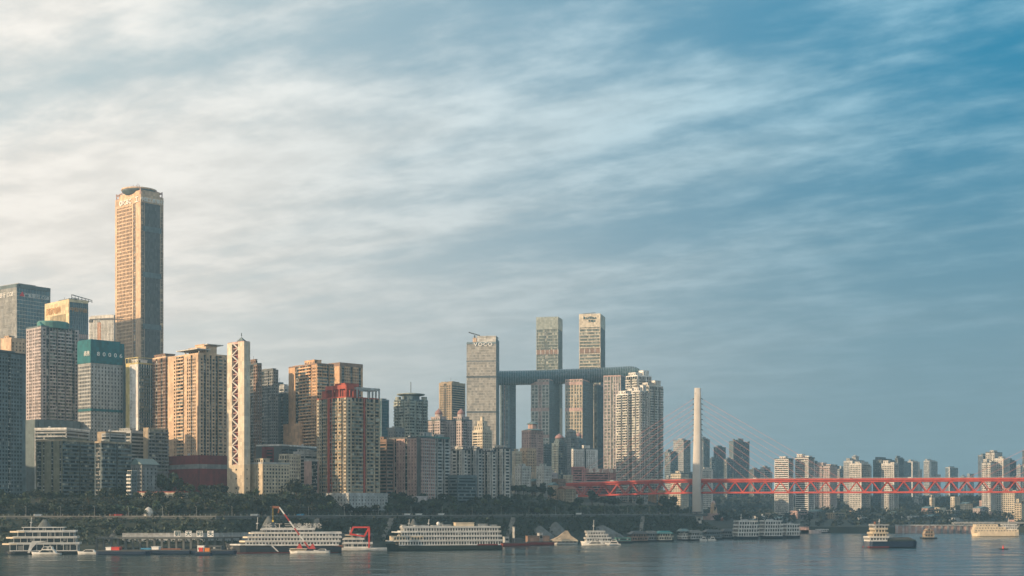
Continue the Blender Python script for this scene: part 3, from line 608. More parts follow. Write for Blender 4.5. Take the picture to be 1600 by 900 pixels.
# ================================================================ middle city
# round crowned tower
r, a, b, H = bld('grey green tower with flat round disc crown and a mast', 616, 640, 668, 623, 700, 1330, 45, 'b1 r.3 b1 c.3 b1', 'b1 c.3 b1 r.3 b1', 'palegreen', 'slate', 'glass', 'palegreen', huts=())
q = MB(); q.cyl(-a/2,b/2,H,H+6,9,9,24); q.build('crown_drum','slate',r)
q = MB(); q.lathe(-a/2,b/2,[(9,H+5),(14.5,H+6.5),(14.5,H+7.4),(8,H+8.2)],28); q.build('crown_disc','palegreen',r)
q = MB(); q.beam((-a/2,b/2,H+8),(-a/2,b/2,H+20),.5); q.build('mast','steel_dark',r)
for k in range(4):
    q = MB(); x, y = ((-a*.85,b*.1),(-a*.1,b*.1),(-a*.1,b*.9),(-a*.85,b*.9))[k]; q.cyl(x,y,H,H+4.5,3,3,12); q.build('corner_turret','palegreen',r)
bld('small block with tilted dark roof slab left of the grey green tower foot', 606, 618, 632, 668, 700, 1240, 45, 's1', 's1', 'grey', None, huts=((-.3,.9,.1,.8,1),), name='apartment_block', cat='building', left=False)
# peach lit residential slab
bld('peach lit apartment slab with recessed dark joint, left half', 608, 657, 660, 682, 778, 1160, 38, 'c.7 R.25 s1.1 r.35 s1.2 C.5', 'w1', 'rose', 'darkgrey', 'glass_dim', huts=((.1,.45,.1,.5,0.6),), depth=20)
bld('white gridded apartment slab with deep green shafts, right half', 654, 662, 703, 681, 778, 1163, 38, 'w1', 'd1.5 R.5 d1.5 R.5 d1.5 R.6 d1.6', 'palegrey', 'tealgreen', 'glass', huts=((.0,.8,.05,.35,4.5),(.2,.8,.5,.8,3)))
q = None
bld('pinkish low podium at the foot of the peach lit slab', 606, 650, 668, 775, 786, 1145, 38, 'c1', 'c1', 'pinkgrey', None, huts=(), name='podium_building', cat='building', left=False)
# tan tower far behind
bld('tan tower with dark central glass shaft standing alone left of the grey hotel tower', 686, 706, 721, 597, 700, 1900, 35, 'c.3 w1.4 g.8 w1.4 c.3', 'h1', 'tan', 'tan', 'glass', huts=((.05,.4,.1,.6,2),(.6,.95,.1,.6,2)), depth=30)
def domed(label, xl, xc, xr, yt, yb, D, wall, domem, rad=4.5, **k):
    r, a, b, H = bld(label, xl, xc, xr, yt, yb, D, 45, 'w1 r.4 w1 c.2', 'b1 r.3 w1', wall, 'slate', 'glass_dim', wall, huts=((.15,.85,.15,.85,4),), **k)
    q = MB(); q.cyl(-a/2,b/2,H+4,H+7.5,rad,rad,16); q.build('dome_drum',wall,r)
    q = MB(); q.lathe(-a/2,b/2,[(rad+.5,H+7.5),(rad,H+9.5),(rad*.75,H+11.3),(rad*.35,H+12.4),(.3,H+14)],16); q.build('dome',domem,r,smooth=True)
    return r, a, b, H
domed('stepped pinkish tower with small red dome behind the white gridded slab', 668, 688, 703, 655, 720, 1420, 'pinkgrey', 'dome_rose', 4)
domed('stepped pinkish tower with small red dome left of the grey hotel tower', 703, 721, 738, 655, 720, 1400, 'pinkgrey', 'dome_rose', 4)
r, a, b, H = bld('bright cream stepped block in front of the grey hotel tower', 738, 754, 769, 672, 710, 1500, 45, 'h1 w1', 'w1', 'cream', None, 'glass_dim', huts=((.1,.9,.1,.9,6),(.25,.75,.25,.75,12),(.4,.6,.4,.6,17)), name='apartment_block', cat='building')
# four part residential in front
y = [('white and dark stacked balcony tower, leftmost of four joined towers', 706, 722, 731, 701, 'offwhite'), ('white and dark stacked balcony tower, second of four joined towers', 729, 744, 754, 700, 'palegrey'),
     ('white and dark stacked balcony tower, third of four joined towers', 750, 766, 776, 704, 'offwhite'), ('white and dark stacked balcony tower, rightmost of four joined towers', 770, 785, 798, 699, 'offwhite')]
for i, (lb, xl, xc, xr, yt, wl) in enumerate(y):
    bld(lb, xl, xc, xr, yt, 780, 1190+8*i, 48, 'd1.2 R.6 s.8', 'r.6 c.15 d1.3 C.2', wl, 'darkgrey' if i != 1 else 'slate', 'glass', 'offwhite', group='four joined balcony towers', huts=((.1,.6,.1,.7,3),(.6,.95,.2,.6,2)), cap='darkgrey')
bld('dark terraced block between the gridded slab and the balcony towers', 700, 715, 745, 742, 780, 1165, 40, 'h1', 'h1', 'slate', None, huts=(), name='apartment_block', cat='building')
# ---------------------------------------------------------------- grey hotel tower (flat face)
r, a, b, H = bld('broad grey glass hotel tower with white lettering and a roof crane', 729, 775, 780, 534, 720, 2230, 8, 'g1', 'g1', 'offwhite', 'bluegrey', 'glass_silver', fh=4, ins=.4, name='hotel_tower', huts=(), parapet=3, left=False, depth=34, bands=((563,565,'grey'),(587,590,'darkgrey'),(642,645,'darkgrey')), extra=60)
zt = H; up = Zp(526,2230)-Zp(534,2230)
q = MB(); q.box(-a*.64,-.5,1,b*.8,H,H+up+3); q.box(-a*.66,0,0,b*.8,H+up+3,H+up+4.5); q.build('raised_roof','offwhite',r)
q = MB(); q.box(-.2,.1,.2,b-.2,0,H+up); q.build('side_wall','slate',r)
q = MB(); q.beam((-a*.74,4,H),(-a*.74,4,H+14),2.2); q.beam((-a*.94,4,H+19),(-a*.56,4,H+13.5),1.6); q.build('roof_crane','steel_dark',r); q = MB(); q.box(-a*.8,-a*.67,2,8,H+2,H+10); q.build('crane_cab','peach',r)
lettering('VOCO', 7.5, 'sign_white', r, on_front(-a*.44, H-1, .8), .8, bold=.08, stretch=1.25)
# ---------------------------------------------------------------- the joined towers with the sky bridge
def joined(label, xl, xc, xr, yt, yb, D, th, f, **k):
    k.setdefault('parapet', 2)
    r, a, b, H = bld(label, xl, xc, xr, yt, yb, D, th, f, 'n1', k.pop('wall', 'offwhite'), k.pop('accent', 'rose'), k.pop('glass', 'glass_panel'), fh=5.4, ins=1.0, name='glass_tower', huts=(), left=False, extra=40, group='eight linked glass towers', **k)
    q = MB(); q.box(-1.0,-.3,.6,b-.4,0,H); n = max(2,int(b/2.6)); ys = .6+(np.arange(n+1))*(b-1.4)/n; q.build('side_glazing','glass_teal',r)
    q = MB(); q.box(-.32,.05,ys,ys+.35,0,H); q.build('mullion','bluegrey',r,'stuff')
    q = MB(); zz = np.arange(10,H-5,4.0); q.box(-.32,-.12,.6,b-.4,zz,zz+.7); q.build('spandrel','slate',r,'stuff')
    return r, a, b, H
GR = ['c.2 w1.3 W.8 R.5 w1.3 c.2', 'w1', 'c.15 w1 w1 c.15', 'w1.4 R.4 w1.2']
def cornice(r, a, b, H, h, m):
    q = MB(); q.box(-a-.15,.1,-.15,b+.1,H-h,H+2.3); q.build('crown_panel',m,r)
r, a, b, H = joined('left tall glass tower rising above the sky bridge, pale green tinted', 838, 872, 879.5, 495, 600, 2460, 13, 'h1 R.45 h1.2', depth=40, accent='slate', wall='palegreen'); cornice(r,a,b,H,19,'palegreen')
z = Zp(546,2460)-BLD['left tall glass tower rising above the sky bridge, pale green tinted'][4]
q = MB(); q.box(-a-.1,.1,-.2,0,z-8,z); q.build('truss_floor','brown',r)
for k in range(6):
    q = MB(); q.box(-a+k*a/5.05-.3,-a+k*a/5.05+1,-.5,-.1,z-8,z); q.build('truss_post','offwhite',r)
r, a, b, H = joined('right tall glass tower above the sky bridge with dark lettering on cream crown', 905, 938, 949.5, 490, 600, 2440, 13, 'h1', depth=52, accent='slate', wall='cream'); cornice(r,a,b,H,21,'cream')
z = Zp(544,2440)-BLD['right tall glass tower above the sky bridge with dark lettering on cream crown'][4]
q = MB(); q.box(-a-.1,.1,-.2,0,z-8,z); q.build('truss_floor','brown',r)
for k in range(5):
    q = MB(); q.box(-a+k*a/4.05-.3,-a+k*a/4.05+1,-.5,-.1,z-8,z); q.build('truss_post','offwhite',r)
lettering('Raffles', 6.5, 'sign_dark', r, on_front(-a*.5, H-5, .8), .5, bold=.12); lettering('来福士', 4, 'sign_dark', r, on_front(-a*.40, H-10.5, .8), .5, bold=.1)
q = MB(); q.beam((-a*.9,5,H+3),(-a*.25,5,H+4.5),.8); q.build('roof_rail','steel_dark',r)
joined('narrow pinkish gridded tower under the left end of the sky bridge', 781, 796, 801, 592, 700, 2290, 18, 'c.3 k1 W.4 k1 c.3', depth=34, wall='bluegrey', accent='rose')
z = 0
for lb, xl, xc, xr, f, dep, wl in (('pale gridded glass tower under the sky bridge with a pink band, left of the pair', 829.5, 858, 880, 'k1 K.4 k1', 62, 'offwhite'), ('pale gridded glass tower under the sky bridge beside the wide teal side wall', 883, 910, 936, 'k1 k1', 70, 'beige')):
    r, a, b, H = joined(lb, xl, xc, xr, 592, 720, 2280, 18, f, depth=dep, wall=wl); z0_ = BLD[lb][4]
    for py in (593, 634, 676):
        q = MB(); z = Zp(py+3,2280)-z0_; q.box(-a-.1,.1,-.2,0,z-5,z); q.build('plant_floor','rose',r)
joined('tall pinkish glass tower at the right under the sky bridge', 943, 970, 985, 586, 720, 2270, 22, 'k1 R.3 k.7 r.3', depth=50, wall='pinkgrey')
joined('wide teal glass tower behind the right end of the sky bridge supports', 928, 934, 945, 600, 720, 2360, 20, 'g1', depth=60, wall='bluegrey')
joined('pink crowned glass tower joining the right end of the sky bridge', 970, 988, 1000, 584, 720, 2310, 25, 'k1 K.4', depth=40, wall='pinkgrey')
# sky bridge : lofted tube following a shallow curve
D = 2285; sb = thing('sky_bridge', 'long curved glass tube bridge laid across the tops of the towers', 'bridge', (Xp(780,D), D, 0)); pts = []
K = 60
for i in range(K+1):
    t = i/K; px = 776+t*222; DD = D-25+70*math.sin(t*2.2); yt = 579.5-8.0*t**1.5; yb = 602.0-7.0*t**1.6
    if t > .93: e = (t-.93)/.07; m_ = (yt+yb)/2-5; yt = yt+(m_-yt)*(1-math.sqrt(max(0,1-e*e))); yb = yb+(m_-yb)*(1-math.sqrt(max(0,1-e*e)))+0
    pts.append((Xp(px,DD)-Xp(780,D), DD-D, (Zp(yt,DD)+Zp(yb,DD))/2, max(1.2,(Zp(yt,DD)-Zp(yb,DD))/2)))
n = 20
def ring(p, k, f=1.0): 
    a = 2*math.pi*k/n; return (p[0], p[1]+17*math.cos(a)*f, p[2]+p[3]*math.sin(a)*f)
q = MB(); vs = [ring(p,k) for p in pts for k in range(n)]; fs = [[j*n+k, (j+1)*n+k, (j+1)*n+(k+1)%n, j*n+(k+1)%n] for j in range(K) for k in range(n)]+[list(range(n)), list(range(K*n+n-1,K*n-1,-1))]
q.raw(vs, fs); q.build('glass_tube','glass_tube',sb)
for j in range(1,K,1):
    p = pts[j]; w = .28; vs = []; fs = []
    for k in range(n):
        a_, b_ = ring(p,k,1.0), ring(p,k,1.035)
        vs += [(a_[0]-w,a_[1],a_[2]),(a_[0]+w,a_[1],a_[2]),(b_[0]+w,b_[1],b_[2]),(b_[0]-w,b_[1],b_[2])]
    for k in range(n):
        m_ = (k+1)%n
        for e in range(4): fs.append([k*4+e, k*4+(e+1)%4, m_*4+(e+1)%4, m_*4+e])
    q = MB(); q.raw(vs, fs); q.build('rib','bluegrey',sb)
q = MB()
for j in range(K):
    for f_ in (3,17): q.beam(ring(pts[j],f_,1.03), ring(pts[j+1],f_,1.03), .8)
q.build('edge_beam','palegrey',sb)
# ---------------------------------------------------------------- white residential cluster right of the glass towers
WC = [('leftmost balcony tower of the white cluster behind the bridge, lit warm on its left', 963, 981, 998, 615, 1830, 'white'), ('tallest pale stepped tower of the cluster behind the bridge', 978, 996, 1018, 586, 1870, 'white'),
      ('dark grey tower with white vertical piers, rightmost of the cluster behind the bridge', 1000, 1014, 1036, 602, 1850, 'offwhite'), ('slim white pier tower between the two taller ones of the cluster', 988, 1000, 1012, 610, 1815, 'white')]
for lb, xl, xc, xr, yt, D, wl in WC:
    bld(lb, xl, xc, xr, yt, 770, D, 48, 'b1 R.3 b1', 'C.35 b1 R.4 b1 C.35 r.5 b1', wl, wl, 'glass', 'offwhite', fh=3.3, huts=((.1,.7,.1,.5,5),(.5,.9,.5,.9,8)))
# ---------------------------------------------------------------- older middle blocks
r, a, b, H = bld('pink brick tower with a two tier pagoda lantern on its roof', 815, 829, 849, 672, 735, 1750, 45, 's1', 'w1 c.2 w1', 'rose', None, 'glass_dim', huts=(), parapet=1)
q = MB(); q.cyl(-a/2,b/2,H,H+9,5.5,5.5,8); q.build('lantern','rose',r)
for zz, rr in ((H+1,13),(H+9,8)):
    q = MB(); q.lathe(-a/2,b/2,[(rr,zz),(rr*.8,zz+1.2),(rr*.3,zz+2.6),(.3,zz+3.2)],8); q.build('pagoda_roof','tin_roof',r)
domed('grey block with large grey dome left of the white windowed block', 880, 892, 905, 683, 735, 1990, 'grey', 'roof_grey', 7)
domed('grey block with pink dome beside the pagoda topped tower', 862, 873, 886, 692, 735, 1820, 'slate', 'dome_rose', 5.5)
domed('dark stepped block with small pink dome behind the grey domed block', 893, 903, 915, 688, 735, 2040, 'bluegrey', 'dome_rose', 4)
bld('teal grey tower squeezed between the pagoda tower and the pink dome', 846, 852, 862, 694, 745, 1800, 40, 'a1', 'a1', 'slate', None, 'glass_dim', huts=())
r, a, b, H = bld('white block with rows of small dark windows behind the pink plaza building', 893, 896, 934, 700, 740, 1950, 60, 's1', 's1.1 R.2 s.9 c.25', 'white', 'slate', 'glass', huts=((.1,.9,.42,.68,5),), name='apartment_block', cat='building')
r, a, b, H = bld('pink plaza building with cream lettering, its tall left wing', 893, 895, 914, 729, 757, 1870, 65, 's1', 'h1.5 s.4', 'pink', None, 'glass', huts=(), name='plaza_building', cat='building', left=False)
r, a, b, H = bld('pink plaza building with cream lettering on its long striped right wing', 912, 914, 976, 732, 757, 1880, 68, 's1', 'h1.6 s.6 w.5', 'pink', None, 'glass', huts=((.1,.8,.88,.99,4),), name='plaza_building', cat='building', left=False)
lettering('昌 滨 广 场', 5.6, 'sign_white', r, on_side(b*.40, H-1.6, .5), .4, bold=.08, stretch=1.25)
q = MB(); q.box(.02,.3,2,b*.78,H-4.5,H+1.3); q.build('sign_panel','rose',r)
# small houses on the slope
HS = [(796,812,826,742,'palegrey','grey flat roofed house below the four balcony towers'),(812,824,838,700,'peach','orange lit small block left of the pagoda tower'),(800,806,816,705,'cream','cream small block behind the balcony towers'),
 (822,832,846,752,'tan','tan house with wide roof below the pagoda tower'),(850,860,872,738,'pinkgrey','pinkish house beneath the pink dome'),(862,872,884,748,'brown','brown house left of the pink plaza'),(838,850,862,728,'offwhite','pale striped block at the pagoda tower foot'),
 (880,886,895,742,'cream','cream little block at the left edge of the pink plaza'),(805,815,830,728,'offwhite','white flat block above the tan house'),(856,862,872,758,'peach','peach gabled house above the road'),(872,884,900,764,'tan','tan gabled house under the bridge end'),
 (905,925,950,775,'tan','long tan block under the bridge truss'),(930,940,952,780,'peach','peach block under the bridge truss'),(884,892,903,772,'offwhite','small white gabled house under the bridge end')]
for i, (xl, xc, xr, yt, wl, lb) in enumerate(HS):
    D = (1840 if xl >= 876 else 1600)-i*5 if yt < 765 else (1845 if xl > 900 else 1560); r, a, b, H = bld(lb, xl, xc, xr, yt, yt+22, D, 42, 's1', 'w1', wl, None, 'glass_dim', huts=() if i%2 else ((.2,.7,.2,.6,2.5),), parapet=.5, name='house', cat='house')
    if 'gabled' in lb or 'wide roof' in lb: q = MB(); q.gable(-a,0,0,b,H+.4,3.2,'x' if i%2 else 'y',.9); q.build('pitched_roof','rust' if i%3 else 'tin_roof',r)
for i,(xl,xc,xr,yt,D) in enumerate([(1010,1021,1026,764,1840),(1028,1037,1045,766,1830)]):
    bld(('orange lit block end seen under the bridge truss, left one','orange lit block end seen under the bridge truss, right one')[i], xl,xc,xr,yt,795,D,45,'c1','s1','orange',None,huts=(),name='apartment_block',cat='building',left=False)
bld('dark slope building with vertical mullions under the bridge', 968, 985, 1022, 770, 796, 1850, 35, 'g1', 'f1', 'slate', None, huts=(), name='apartment_block', cat='building', left=False)
# ================================================================ far bank
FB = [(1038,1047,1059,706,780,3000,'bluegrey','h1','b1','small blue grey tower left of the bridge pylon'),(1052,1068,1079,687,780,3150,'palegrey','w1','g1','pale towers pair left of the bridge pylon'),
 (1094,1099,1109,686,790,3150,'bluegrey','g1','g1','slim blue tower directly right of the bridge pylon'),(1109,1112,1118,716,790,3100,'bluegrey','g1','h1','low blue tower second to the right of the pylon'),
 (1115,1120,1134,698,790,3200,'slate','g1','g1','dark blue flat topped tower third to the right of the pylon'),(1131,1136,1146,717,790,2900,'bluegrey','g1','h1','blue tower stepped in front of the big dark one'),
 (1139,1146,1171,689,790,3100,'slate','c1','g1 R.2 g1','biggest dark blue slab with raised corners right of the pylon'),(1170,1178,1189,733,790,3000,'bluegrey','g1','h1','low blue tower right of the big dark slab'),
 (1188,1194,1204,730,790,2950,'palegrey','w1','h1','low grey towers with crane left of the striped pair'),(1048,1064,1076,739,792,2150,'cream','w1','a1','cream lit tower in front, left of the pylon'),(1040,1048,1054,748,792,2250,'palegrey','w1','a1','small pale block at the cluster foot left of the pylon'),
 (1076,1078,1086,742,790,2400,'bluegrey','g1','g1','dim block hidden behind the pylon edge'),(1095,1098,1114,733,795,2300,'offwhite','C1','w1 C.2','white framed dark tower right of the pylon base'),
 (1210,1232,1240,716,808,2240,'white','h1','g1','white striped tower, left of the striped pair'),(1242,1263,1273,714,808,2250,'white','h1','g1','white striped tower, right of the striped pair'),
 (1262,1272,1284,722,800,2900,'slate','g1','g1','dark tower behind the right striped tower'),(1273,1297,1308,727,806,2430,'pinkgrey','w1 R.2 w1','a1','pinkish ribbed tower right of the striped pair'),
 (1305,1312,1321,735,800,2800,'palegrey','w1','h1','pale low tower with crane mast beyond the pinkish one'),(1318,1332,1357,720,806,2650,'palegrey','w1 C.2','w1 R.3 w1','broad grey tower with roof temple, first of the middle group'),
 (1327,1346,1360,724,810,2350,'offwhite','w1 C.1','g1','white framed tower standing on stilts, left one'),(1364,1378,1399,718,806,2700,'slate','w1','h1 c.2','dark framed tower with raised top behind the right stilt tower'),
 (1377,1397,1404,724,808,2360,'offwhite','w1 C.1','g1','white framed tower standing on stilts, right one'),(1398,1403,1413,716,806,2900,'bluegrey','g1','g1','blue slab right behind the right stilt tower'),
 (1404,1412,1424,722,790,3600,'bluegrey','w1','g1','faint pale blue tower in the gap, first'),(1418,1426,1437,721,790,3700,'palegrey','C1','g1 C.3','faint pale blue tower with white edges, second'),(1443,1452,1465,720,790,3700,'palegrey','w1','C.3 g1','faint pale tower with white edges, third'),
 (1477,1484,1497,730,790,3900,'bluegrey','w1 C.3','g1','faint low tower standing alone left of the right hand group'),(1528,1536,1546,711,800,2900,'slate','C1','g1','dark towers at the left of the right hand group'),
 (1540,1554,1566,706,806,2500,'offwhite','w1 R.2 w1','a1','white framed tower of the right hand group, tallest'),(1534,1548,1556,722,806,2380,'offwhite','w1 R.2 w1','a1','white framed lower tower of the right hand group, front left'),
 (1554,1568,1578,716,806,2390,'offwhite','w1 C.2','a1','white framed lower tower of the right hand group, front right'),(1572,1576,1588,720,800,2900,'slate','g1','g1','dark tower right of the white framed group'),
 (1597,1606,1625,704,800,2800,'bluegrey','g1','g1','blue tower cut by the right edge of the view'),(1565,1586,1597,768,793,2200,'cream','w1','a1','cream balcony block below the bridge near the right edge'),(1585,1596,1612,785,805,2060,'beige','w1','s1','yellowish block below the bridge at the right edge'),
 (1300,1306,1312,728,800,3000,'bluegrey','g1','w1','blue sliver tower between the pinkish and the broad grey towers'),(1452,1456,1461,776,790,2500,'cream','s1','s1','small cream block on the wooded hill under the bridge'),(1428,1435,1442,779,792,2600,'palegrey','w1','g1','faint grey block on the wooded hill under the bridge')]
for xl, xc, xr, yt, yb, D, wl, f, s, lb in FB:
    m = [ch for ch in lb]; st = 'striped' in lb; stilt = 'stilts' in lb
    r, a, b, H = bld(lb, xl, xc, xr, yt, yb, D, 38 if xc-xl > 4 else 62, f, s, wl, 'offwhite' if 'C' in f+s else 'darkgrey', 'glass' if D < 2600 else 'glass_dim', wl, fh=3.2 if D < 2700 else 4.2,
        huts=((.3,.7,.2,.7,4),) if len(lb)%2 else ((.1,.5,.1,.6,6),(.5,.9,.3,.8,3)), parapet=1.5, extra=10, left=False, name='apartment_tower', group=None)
    if stilt:
        z0_ = BLD[lb][4]; zz = Zp(797,D)-z0_; q = MB()
    if 'raised corners' in lb:
        q = MB(); q.box(-2,.5,0,5,H,H+6); q.box(-2,.5,b*.3,b*.6,H+1,H+8); q.box(-2,.5,b-4,b,H,H+4); q.build('corner_block','slate',r)
    if 'temple' in lb:
        q = MB(); q.box(-a*.6,-a*.2,b*.3,b*.5,H,H+10); q.pyramid(-a*.65,-a*.15,b*.25,b*.55,H+10,4); q.build('roof_temple','palegrey',r)
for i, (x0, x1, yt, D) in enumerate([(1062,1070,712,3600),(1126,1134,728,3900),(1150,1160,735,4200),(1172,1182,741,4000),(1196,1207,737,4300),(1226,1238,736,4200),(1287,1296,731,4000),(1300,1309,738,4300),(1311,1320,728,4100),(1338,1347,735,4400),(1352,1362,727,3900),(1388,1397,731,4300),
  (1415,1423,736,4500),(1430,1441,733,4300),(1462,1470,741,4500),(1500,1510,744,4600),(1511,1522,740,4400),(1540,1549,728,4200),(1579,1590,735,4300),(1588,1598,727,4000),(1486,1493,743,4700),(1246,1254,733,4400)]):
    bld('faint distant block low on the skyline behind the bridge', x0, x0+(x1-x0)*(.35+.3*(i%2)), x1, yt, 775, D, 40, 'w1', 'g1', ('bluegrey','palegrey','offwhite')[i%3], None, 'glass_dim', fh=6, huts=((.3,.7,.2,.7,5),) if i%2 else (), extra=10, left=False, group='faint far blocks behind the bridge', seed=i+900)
# bank-side low buildings
rg = random.Random(5)
cols = ['pinkgrey','rose','offwhite','tan','palegrey','rose','cream','grey']
kinds = [('flat roofed','low'),('gabled','small')]
adj = {'pinkgrey':'pinkish','rose':'rose','offwhite':'off white','tan':'tan','palegrey':'pale grey','cream':'cream','grey':'grey'}
LB = [(1128,1142,815,822),(1150,1176,804,818),(1176,1200,806,820),(1196,1215,801,815),(1206,1232,808,820),(1234,1262,798,812),(1220,1250,793,806),(1262,1290,797,808),(1124,1150,826,838),(1148,1160,818,830),(1165,1185,812,826),(1290,1322,801,812),
 (1335,1362,808,814),(1440,1462,792,803),(1460,1478,793,803),(1478,1500,797,806),(1520,1545,792,801),(1546,1562,800,808),(1408,1440,806,814),(1440,1470,805,813),(1480,1512,812,817),(1575,1600,812,822),(1500,1520,785,793),(1540,1560,775,785),
 (1095,1110,806,818),(1098,1120,820,832),(1216,1236,822,832),(1322,1340,798,806),(1390,1402,800,809),(1530,1548,782,790),(1485,1500,776,784),(1566,1584,790,800)]
for i, (x0, x1, yt, yb) in enumerate(LB):
    D = 1895+(838-yb)*11+rg.uniform(0,8); wl = cols[i%8]; gb = i%3 == 1
    lb = '%s%s %s house on the far bank %s, %s' % ('wide ' if x1-x0 > 24 else '', adj[wl], 'gabled' if gb else 'flat', ('beside the pylon foot' if x1 < 1165 else 'right of the monument' if x1 < 1205 else 'below the striped towers' if x1 < 1330 else 'under the stilt towers' if x1 < 1410 else 'left of the yellowish block' if x1 > 1530 else 'under the bridge'), ('near the water' if yb > 812 else 'highest up' if yb < 804 else 'halfway up'))
    if lb in BLD: lb = lb.replace('house', 'low house')
    lb = lb.replace('left of the yellowish block, highest up','left of the yellowish block, highest')
    r, a, b, H = bld(lb, x0, x0+(x1-x0)*.45, x1, yt+(2 if gb else 0), yb, D, 40, 's1', 'h1' if i%2 else 'w1', wl, None, 'glass_dim', huts=() if gb or i%4 else ((.2,.6,.2,.6,2.5),), parapet=.5, name='house', cat='house', left=False)
    if gb: q = MB(); q.gable(-a,0,0,b,H+.4,3,'x',.8); q.build('pitched_roof',('rust','tin_roof','rose')[i%3],r)
# white curved low hall below striped towers
bld('long white terraced hall under the striped towers', 1214, 1218, 1265, 792, 806, 2300, 62, 'h1', 'h1', 'offwhite', None, huts=(), name='terraced_hall', cat='building', left=False)
# monument
D = 1930; mo = thing('monument', 'pink stone column monument with a pointed top beside the pylon foot', 'monument', (Xp(1115,D), D, gz(Xp(1115,D),D)-1), .5); z1 = Zp(782,D)-mo.location.z
q = MB(); q.box(-12,12,-8,8,0,z1*.22); q.build('plinth','rose',mo); q = MB(); q.box(-6.5,6.5,-5,5,z1*.22,z1*.36); q.build('pedestal','rose',mo)
q = MB(); q.pyramid(-3.6,3.6,-3.6,3.6,z1*.36,z1*.5,.72); q.build('column','peach',mo); q = MB(); q.pyramid(-2.9,2.9,-2.9,2.9,z1*.86,z1*.14,.05); q.build('cap','rose',mo)
q = MB(); q.box(-1,1,-3.9,-2.4,z1*.5,z1*.8); q.build('slit_window','glass_dim',mo,'stuff')
cr = thing('mobile_crane', 'dark lattice crane leaning beside the pink monument', 'crane', (Xp(1125,1900),1900,gz(Xp(1125,1900),1900))); q = MB(); q.beam((0,0,2),(-8,0,32),.8); q.beam((1,0,2),(-7,0,32),.4); q.build('boom','steel_dark',cr); q = MB(); q.box(-3,4,-2,2,0,3.5); q.build('cab','rust',cr)
# ================================================================ the red cable-stayed truss bridge
P0 = Vector((68, 1800, 0)); dirB = Vector((540, -110, 0)).normalized(); perp = Vector((-dirB.y, dirB.x, 0))
BR = thing('cable_stayed_bridge', 'long red steel truss bridge with pale pylons and red stay cables across the river', 'bridge', (P0.x, P0.y, 0), math.atan2(dirB.y, dirB.x))
ZT, DT, HWID, LB_ = 67.9, 15.9, 10.5, 780.0      # deck level, truss depth, half width, length modelled
s0, PAN = -6.0, 18.2
def zd(s): return ZT-4.6*max(0.0,1-max(0,s)/165.0)**1.4
q = MB(); K = 60
for sgn in (-1,1):
    pass
def strip(name, y0, y1, dz0, dz1, m, kind=None):
    q = MB(); ss = np.linspace(s0, LB_, 41); vs = []; fs = []
    for s in ss:
        z = zd(s); vs += [(s,y0,z+dz0),(s,y1,z+dz0),(s,y1,z+dz1),(s,y0,z+dz1)]
    for k in range(40):
        for e in range(4): fs.append([k*4+e, (k+1)*4+e, (k+1)*4+(e+1)%4, k*4+(e+1)%4])
    fs += [[0,1,2,3],[163,162,161,160]]
    q.raw(vs, fs); return q.build(name, m, BR, kind)
strip('deck', -HWID-2, HWID+2, -1.1, 0, 'road_asphalt')
for sg in (-1,1):
    strip('fascia', sg*(HWID+2)-.25, sg*(HWID+2)+.25, -1.3, .9, 'bridge_red'); strip('top_chord', sg*HWID-.7, sg*HWID+.7, -3.4, -1.12, 'bridge_red'); strip('bottom_chord', sg*HWID-.8, sg*HWID+.8, -DT-1.1, -DT+.9, 'bridge_red')
    strip('handrail', sg*(HWID+1.9)-.08, sg*(HWID+1.9)+.08, 1.7, 1.95, 'palegrey')
strip('railway_deck', -HWID+.85, HWID-.85, -DT-.6, -DT+.3, 'bridge_red')
npan = int((LB_-s0)/PAN); dm = {}
for k in range(npan):
    s = s0+k*PAN
    for sg in (-1,1):
        for h in (0,1):
            xa, xb = (s, s+PAN/2) if h == 0 else (s+PAN/2, s+PAN); za, zb = (-3.0, -DT+.4) if h == 0 else (-DT+.4, -3.0)
            q = MB(); q.beam((xa, sg*HWID, zd(xa)+za), (xb, sg*HWID, zd(xb)+zb), 1.05, 1.05)
            if sg < 0: q.build('diagonal_brace', 'bridge_red', BR)
            else: dm.setdefault('f', MB()).beam((xa, sg*HWID, zd(xa)+za), (xb, sg*HWID, zd(xb)+zb), 1.15, 1.15)
dm['f'].build('far_side_brace', 'bridge_red', BR, 'stuff')
q = MB()
for s in np.arange(s0, LB_, 8.0): q.beam((s,-HWID-1.9,zd(s)+.9),(s,-HWID-1.9,zd(s)+1.8),.12); q.beam((s,HWID+1.9,zd(s)+.9),(s,HWID+1.9,zd(s)+1.8),.12)
q.build('rail_post','palegrey',BR,'stuff')
q = MB()
for s in np.arange(s0+2, LB_, 6.2): q.box(s-.35,s+.35,-HWID+.8,HWID-.8,zd(s)-2.8,zd(s)-1.2)
q.build('cross_beam','bridge_red',BR,'stuff')
for s in np.arange(20, LB_, 38.0):
    q = MB(); q.beam((s,-HWID-.5,zd(s)),(s,-HWID-.5,zd(s)+9),.2); q.beam((s,-HWID-.5,zd(s)+9),(s,-HWID+2.5,zd(s)+9.4),.18); q.build('street_lamp','palegrey',BR)
